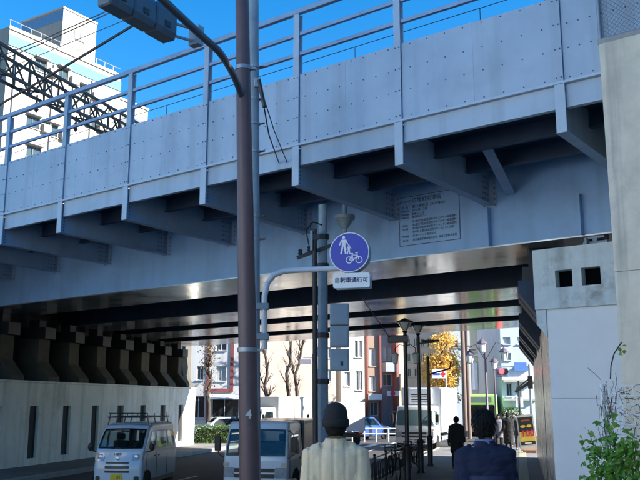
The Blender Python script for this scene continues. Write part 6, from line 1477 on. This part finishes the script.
# hanging grey sign near the bare trees
p = W(313, 402, 52); t = thing('street_sign', 'plain grey-purple direction sign on an arm beside the bare trees', 'sign', Vector((p.x, p.y, GR)), 0); k = 52 / 845.7
zs_ = W(320, 362, 52).z - GR
MB().cyl((0, 0, 0), (0, 0, zs_ + .5), .07, n=10).build('post', STEEL, t); MB().box((299.5 - 313) * k, (311.5 - 313) * k, -.1, -.05, zs_ - .14, zs_ + .16).build('sign_board', mat('grey sign', (.22, .22, .27), .6), t, bevel=.01); MB().bar((0, -.02, zs_ + .25), ((303 - 313) * k, -.02, zs_ + .25), .04, .04).build('sign_arm', STEEL, t)
# red cross sign
p = W(441, 402, 60); t = thing('clinic_sign', 'white hanging sign with a red cross in front of the golden tree', 'sign', Vector((p.x, p.y, GR)), 0); k = 60 / 845.7; zs_ = W(320, 374, 60).z - GR
MB().box(-8.5 * k, 6 * k, -.12, 0, zs_ - .32, zs_ + .32).build('sign_board', SWHITE, t, bevel=.02); mb = MB(); mb.box(.5 * k, 5 * k, -.135, -.121, zs_ - .07, zs_ + .07); mb.box(2.2 * k, 3.4 * k, -.136, -.1205, zs_ - .22, zs_ + .22); mb.build('red_cross', mat('red cross', (.7, .02, .03), .5), t)
MB().box(-7.5 * k, -.5 * k, -.13, -.121, zs_ - .08, zs_ + .06).build('blue_text_bar', mat('sign text blue', (.05, .08, .4), .5), t)
MB().cyl((5.6 * k, .06, 0), (5.6 * k, .06, zs_ + .4), .06, n=10).build('post', STEEL, t)
# leaning banner stand 100
p = W(528.5, 402, 39.5); t = thing('banner_stand', 'leaning yellow and black advertising banner stand with a red 100', 'banner', Vector((p.x - .05, p.y, gz(40))), -.25)
tilt = Matrix.Rotation(-.10, 4, 'Y') @ Matrix.Rotation(-.06, 4, 'X')
def tb_(x0, x1, y0, y1, z0, z1, nm, m, par): return MB().box(x0, x1, y0, y1, z0, z1, tilt).build(nm, m, par)
bdp = tb_(-.39, .39, -.03, .03, .12, 1.72, 'banner_board', mat('banner white', (.62, .60, .55), .5), t)
tb_(-.33, .33, -.036, -.031, .95, 1.62, 'black_field', BLACK, bdp); tb_(-.33, .33, -.036, -.031, .52, .945, 'yellow_field', mat('banner yellow', (.72, .50, .06), .5), bdp); tb_(-.33, .33, -.036, -.031, .36, .515, 'black_field', BLACK, bdp)
text('100', .40, mat('banner red', (.60, .02, .06), .5), 'lettering', bdp, tilt @ FRONT(.04, -.039, .86), .002, bold=.012)
for s in (-1, 1): MB().lathe([(.12, 0), (.12, .006)], (0, 0, 0), 'Y', 16).build('yellow_blob', MATS['banner yellow'], bdp).matrix_local = tilt @ Matrix.Translation((s * .14, -.041, 1.2)) @ Matrix.Diagonal((1, 1, .55, 1))
tb_(-.2, .2, -.038, -.0365, 1.42, 1.5, 'brown_strip', mat('banner brown', (.3, .08, .04), .5), bdp); tb_(-.15, .15, -.038, -.0365, .41, .46, 'text_strip', SWHITE, bdp)
MB().box(-.3, .3, -.25, .25, 0, .14).build('weight_base', mat('stand base', (.25, .13, .07), .6), t, bevel=.03)
# barrier arm on the right wall beyond the bridge
p = W(521, 402, 37.5); wl_ = Vector((rwall_x(37.5) - .2, 37.5, gz(40))); t = thing('wall_lamp_bracket', 'dark slanting metal bracket at the far end of the right wall', 'bracket', wl_, RROT)
za = W(320, 392, 37.5).z - gz(40); zb_ = W(320, 383, 37.5).z - gz(40)
MB().bar((.0, 0, zb_), (-.62, -.1, za), .09, .12).build('arm', BLACK, t); MB().bar((.0, 0, zb_ + .18), (-.55, -.1, za + .14), .05, .05).build('arm', BLACK, t); MB().box(-.05, .16, -.12, .12, zb_ - .25, zb_ + .3).build('wall_plate', BLACK, t)
# bus-stop style pole left of the wall end
p = W(519.5, 402, 47); t = thing('sign_pole', 'thin dark pole standing in front of the pale blue building', 'pole', Vector((p.x, p.y, gz(60))), 0)
MB().cyl((0, 0, 0), (0, 0, W(320, 381, 47).z - gz(60)), .06, n=8).build('shaft', DARK, t); MB().box(-.2, .2, -.03, .03, 2.0, 2.5).build('notice', WHITEP, t)
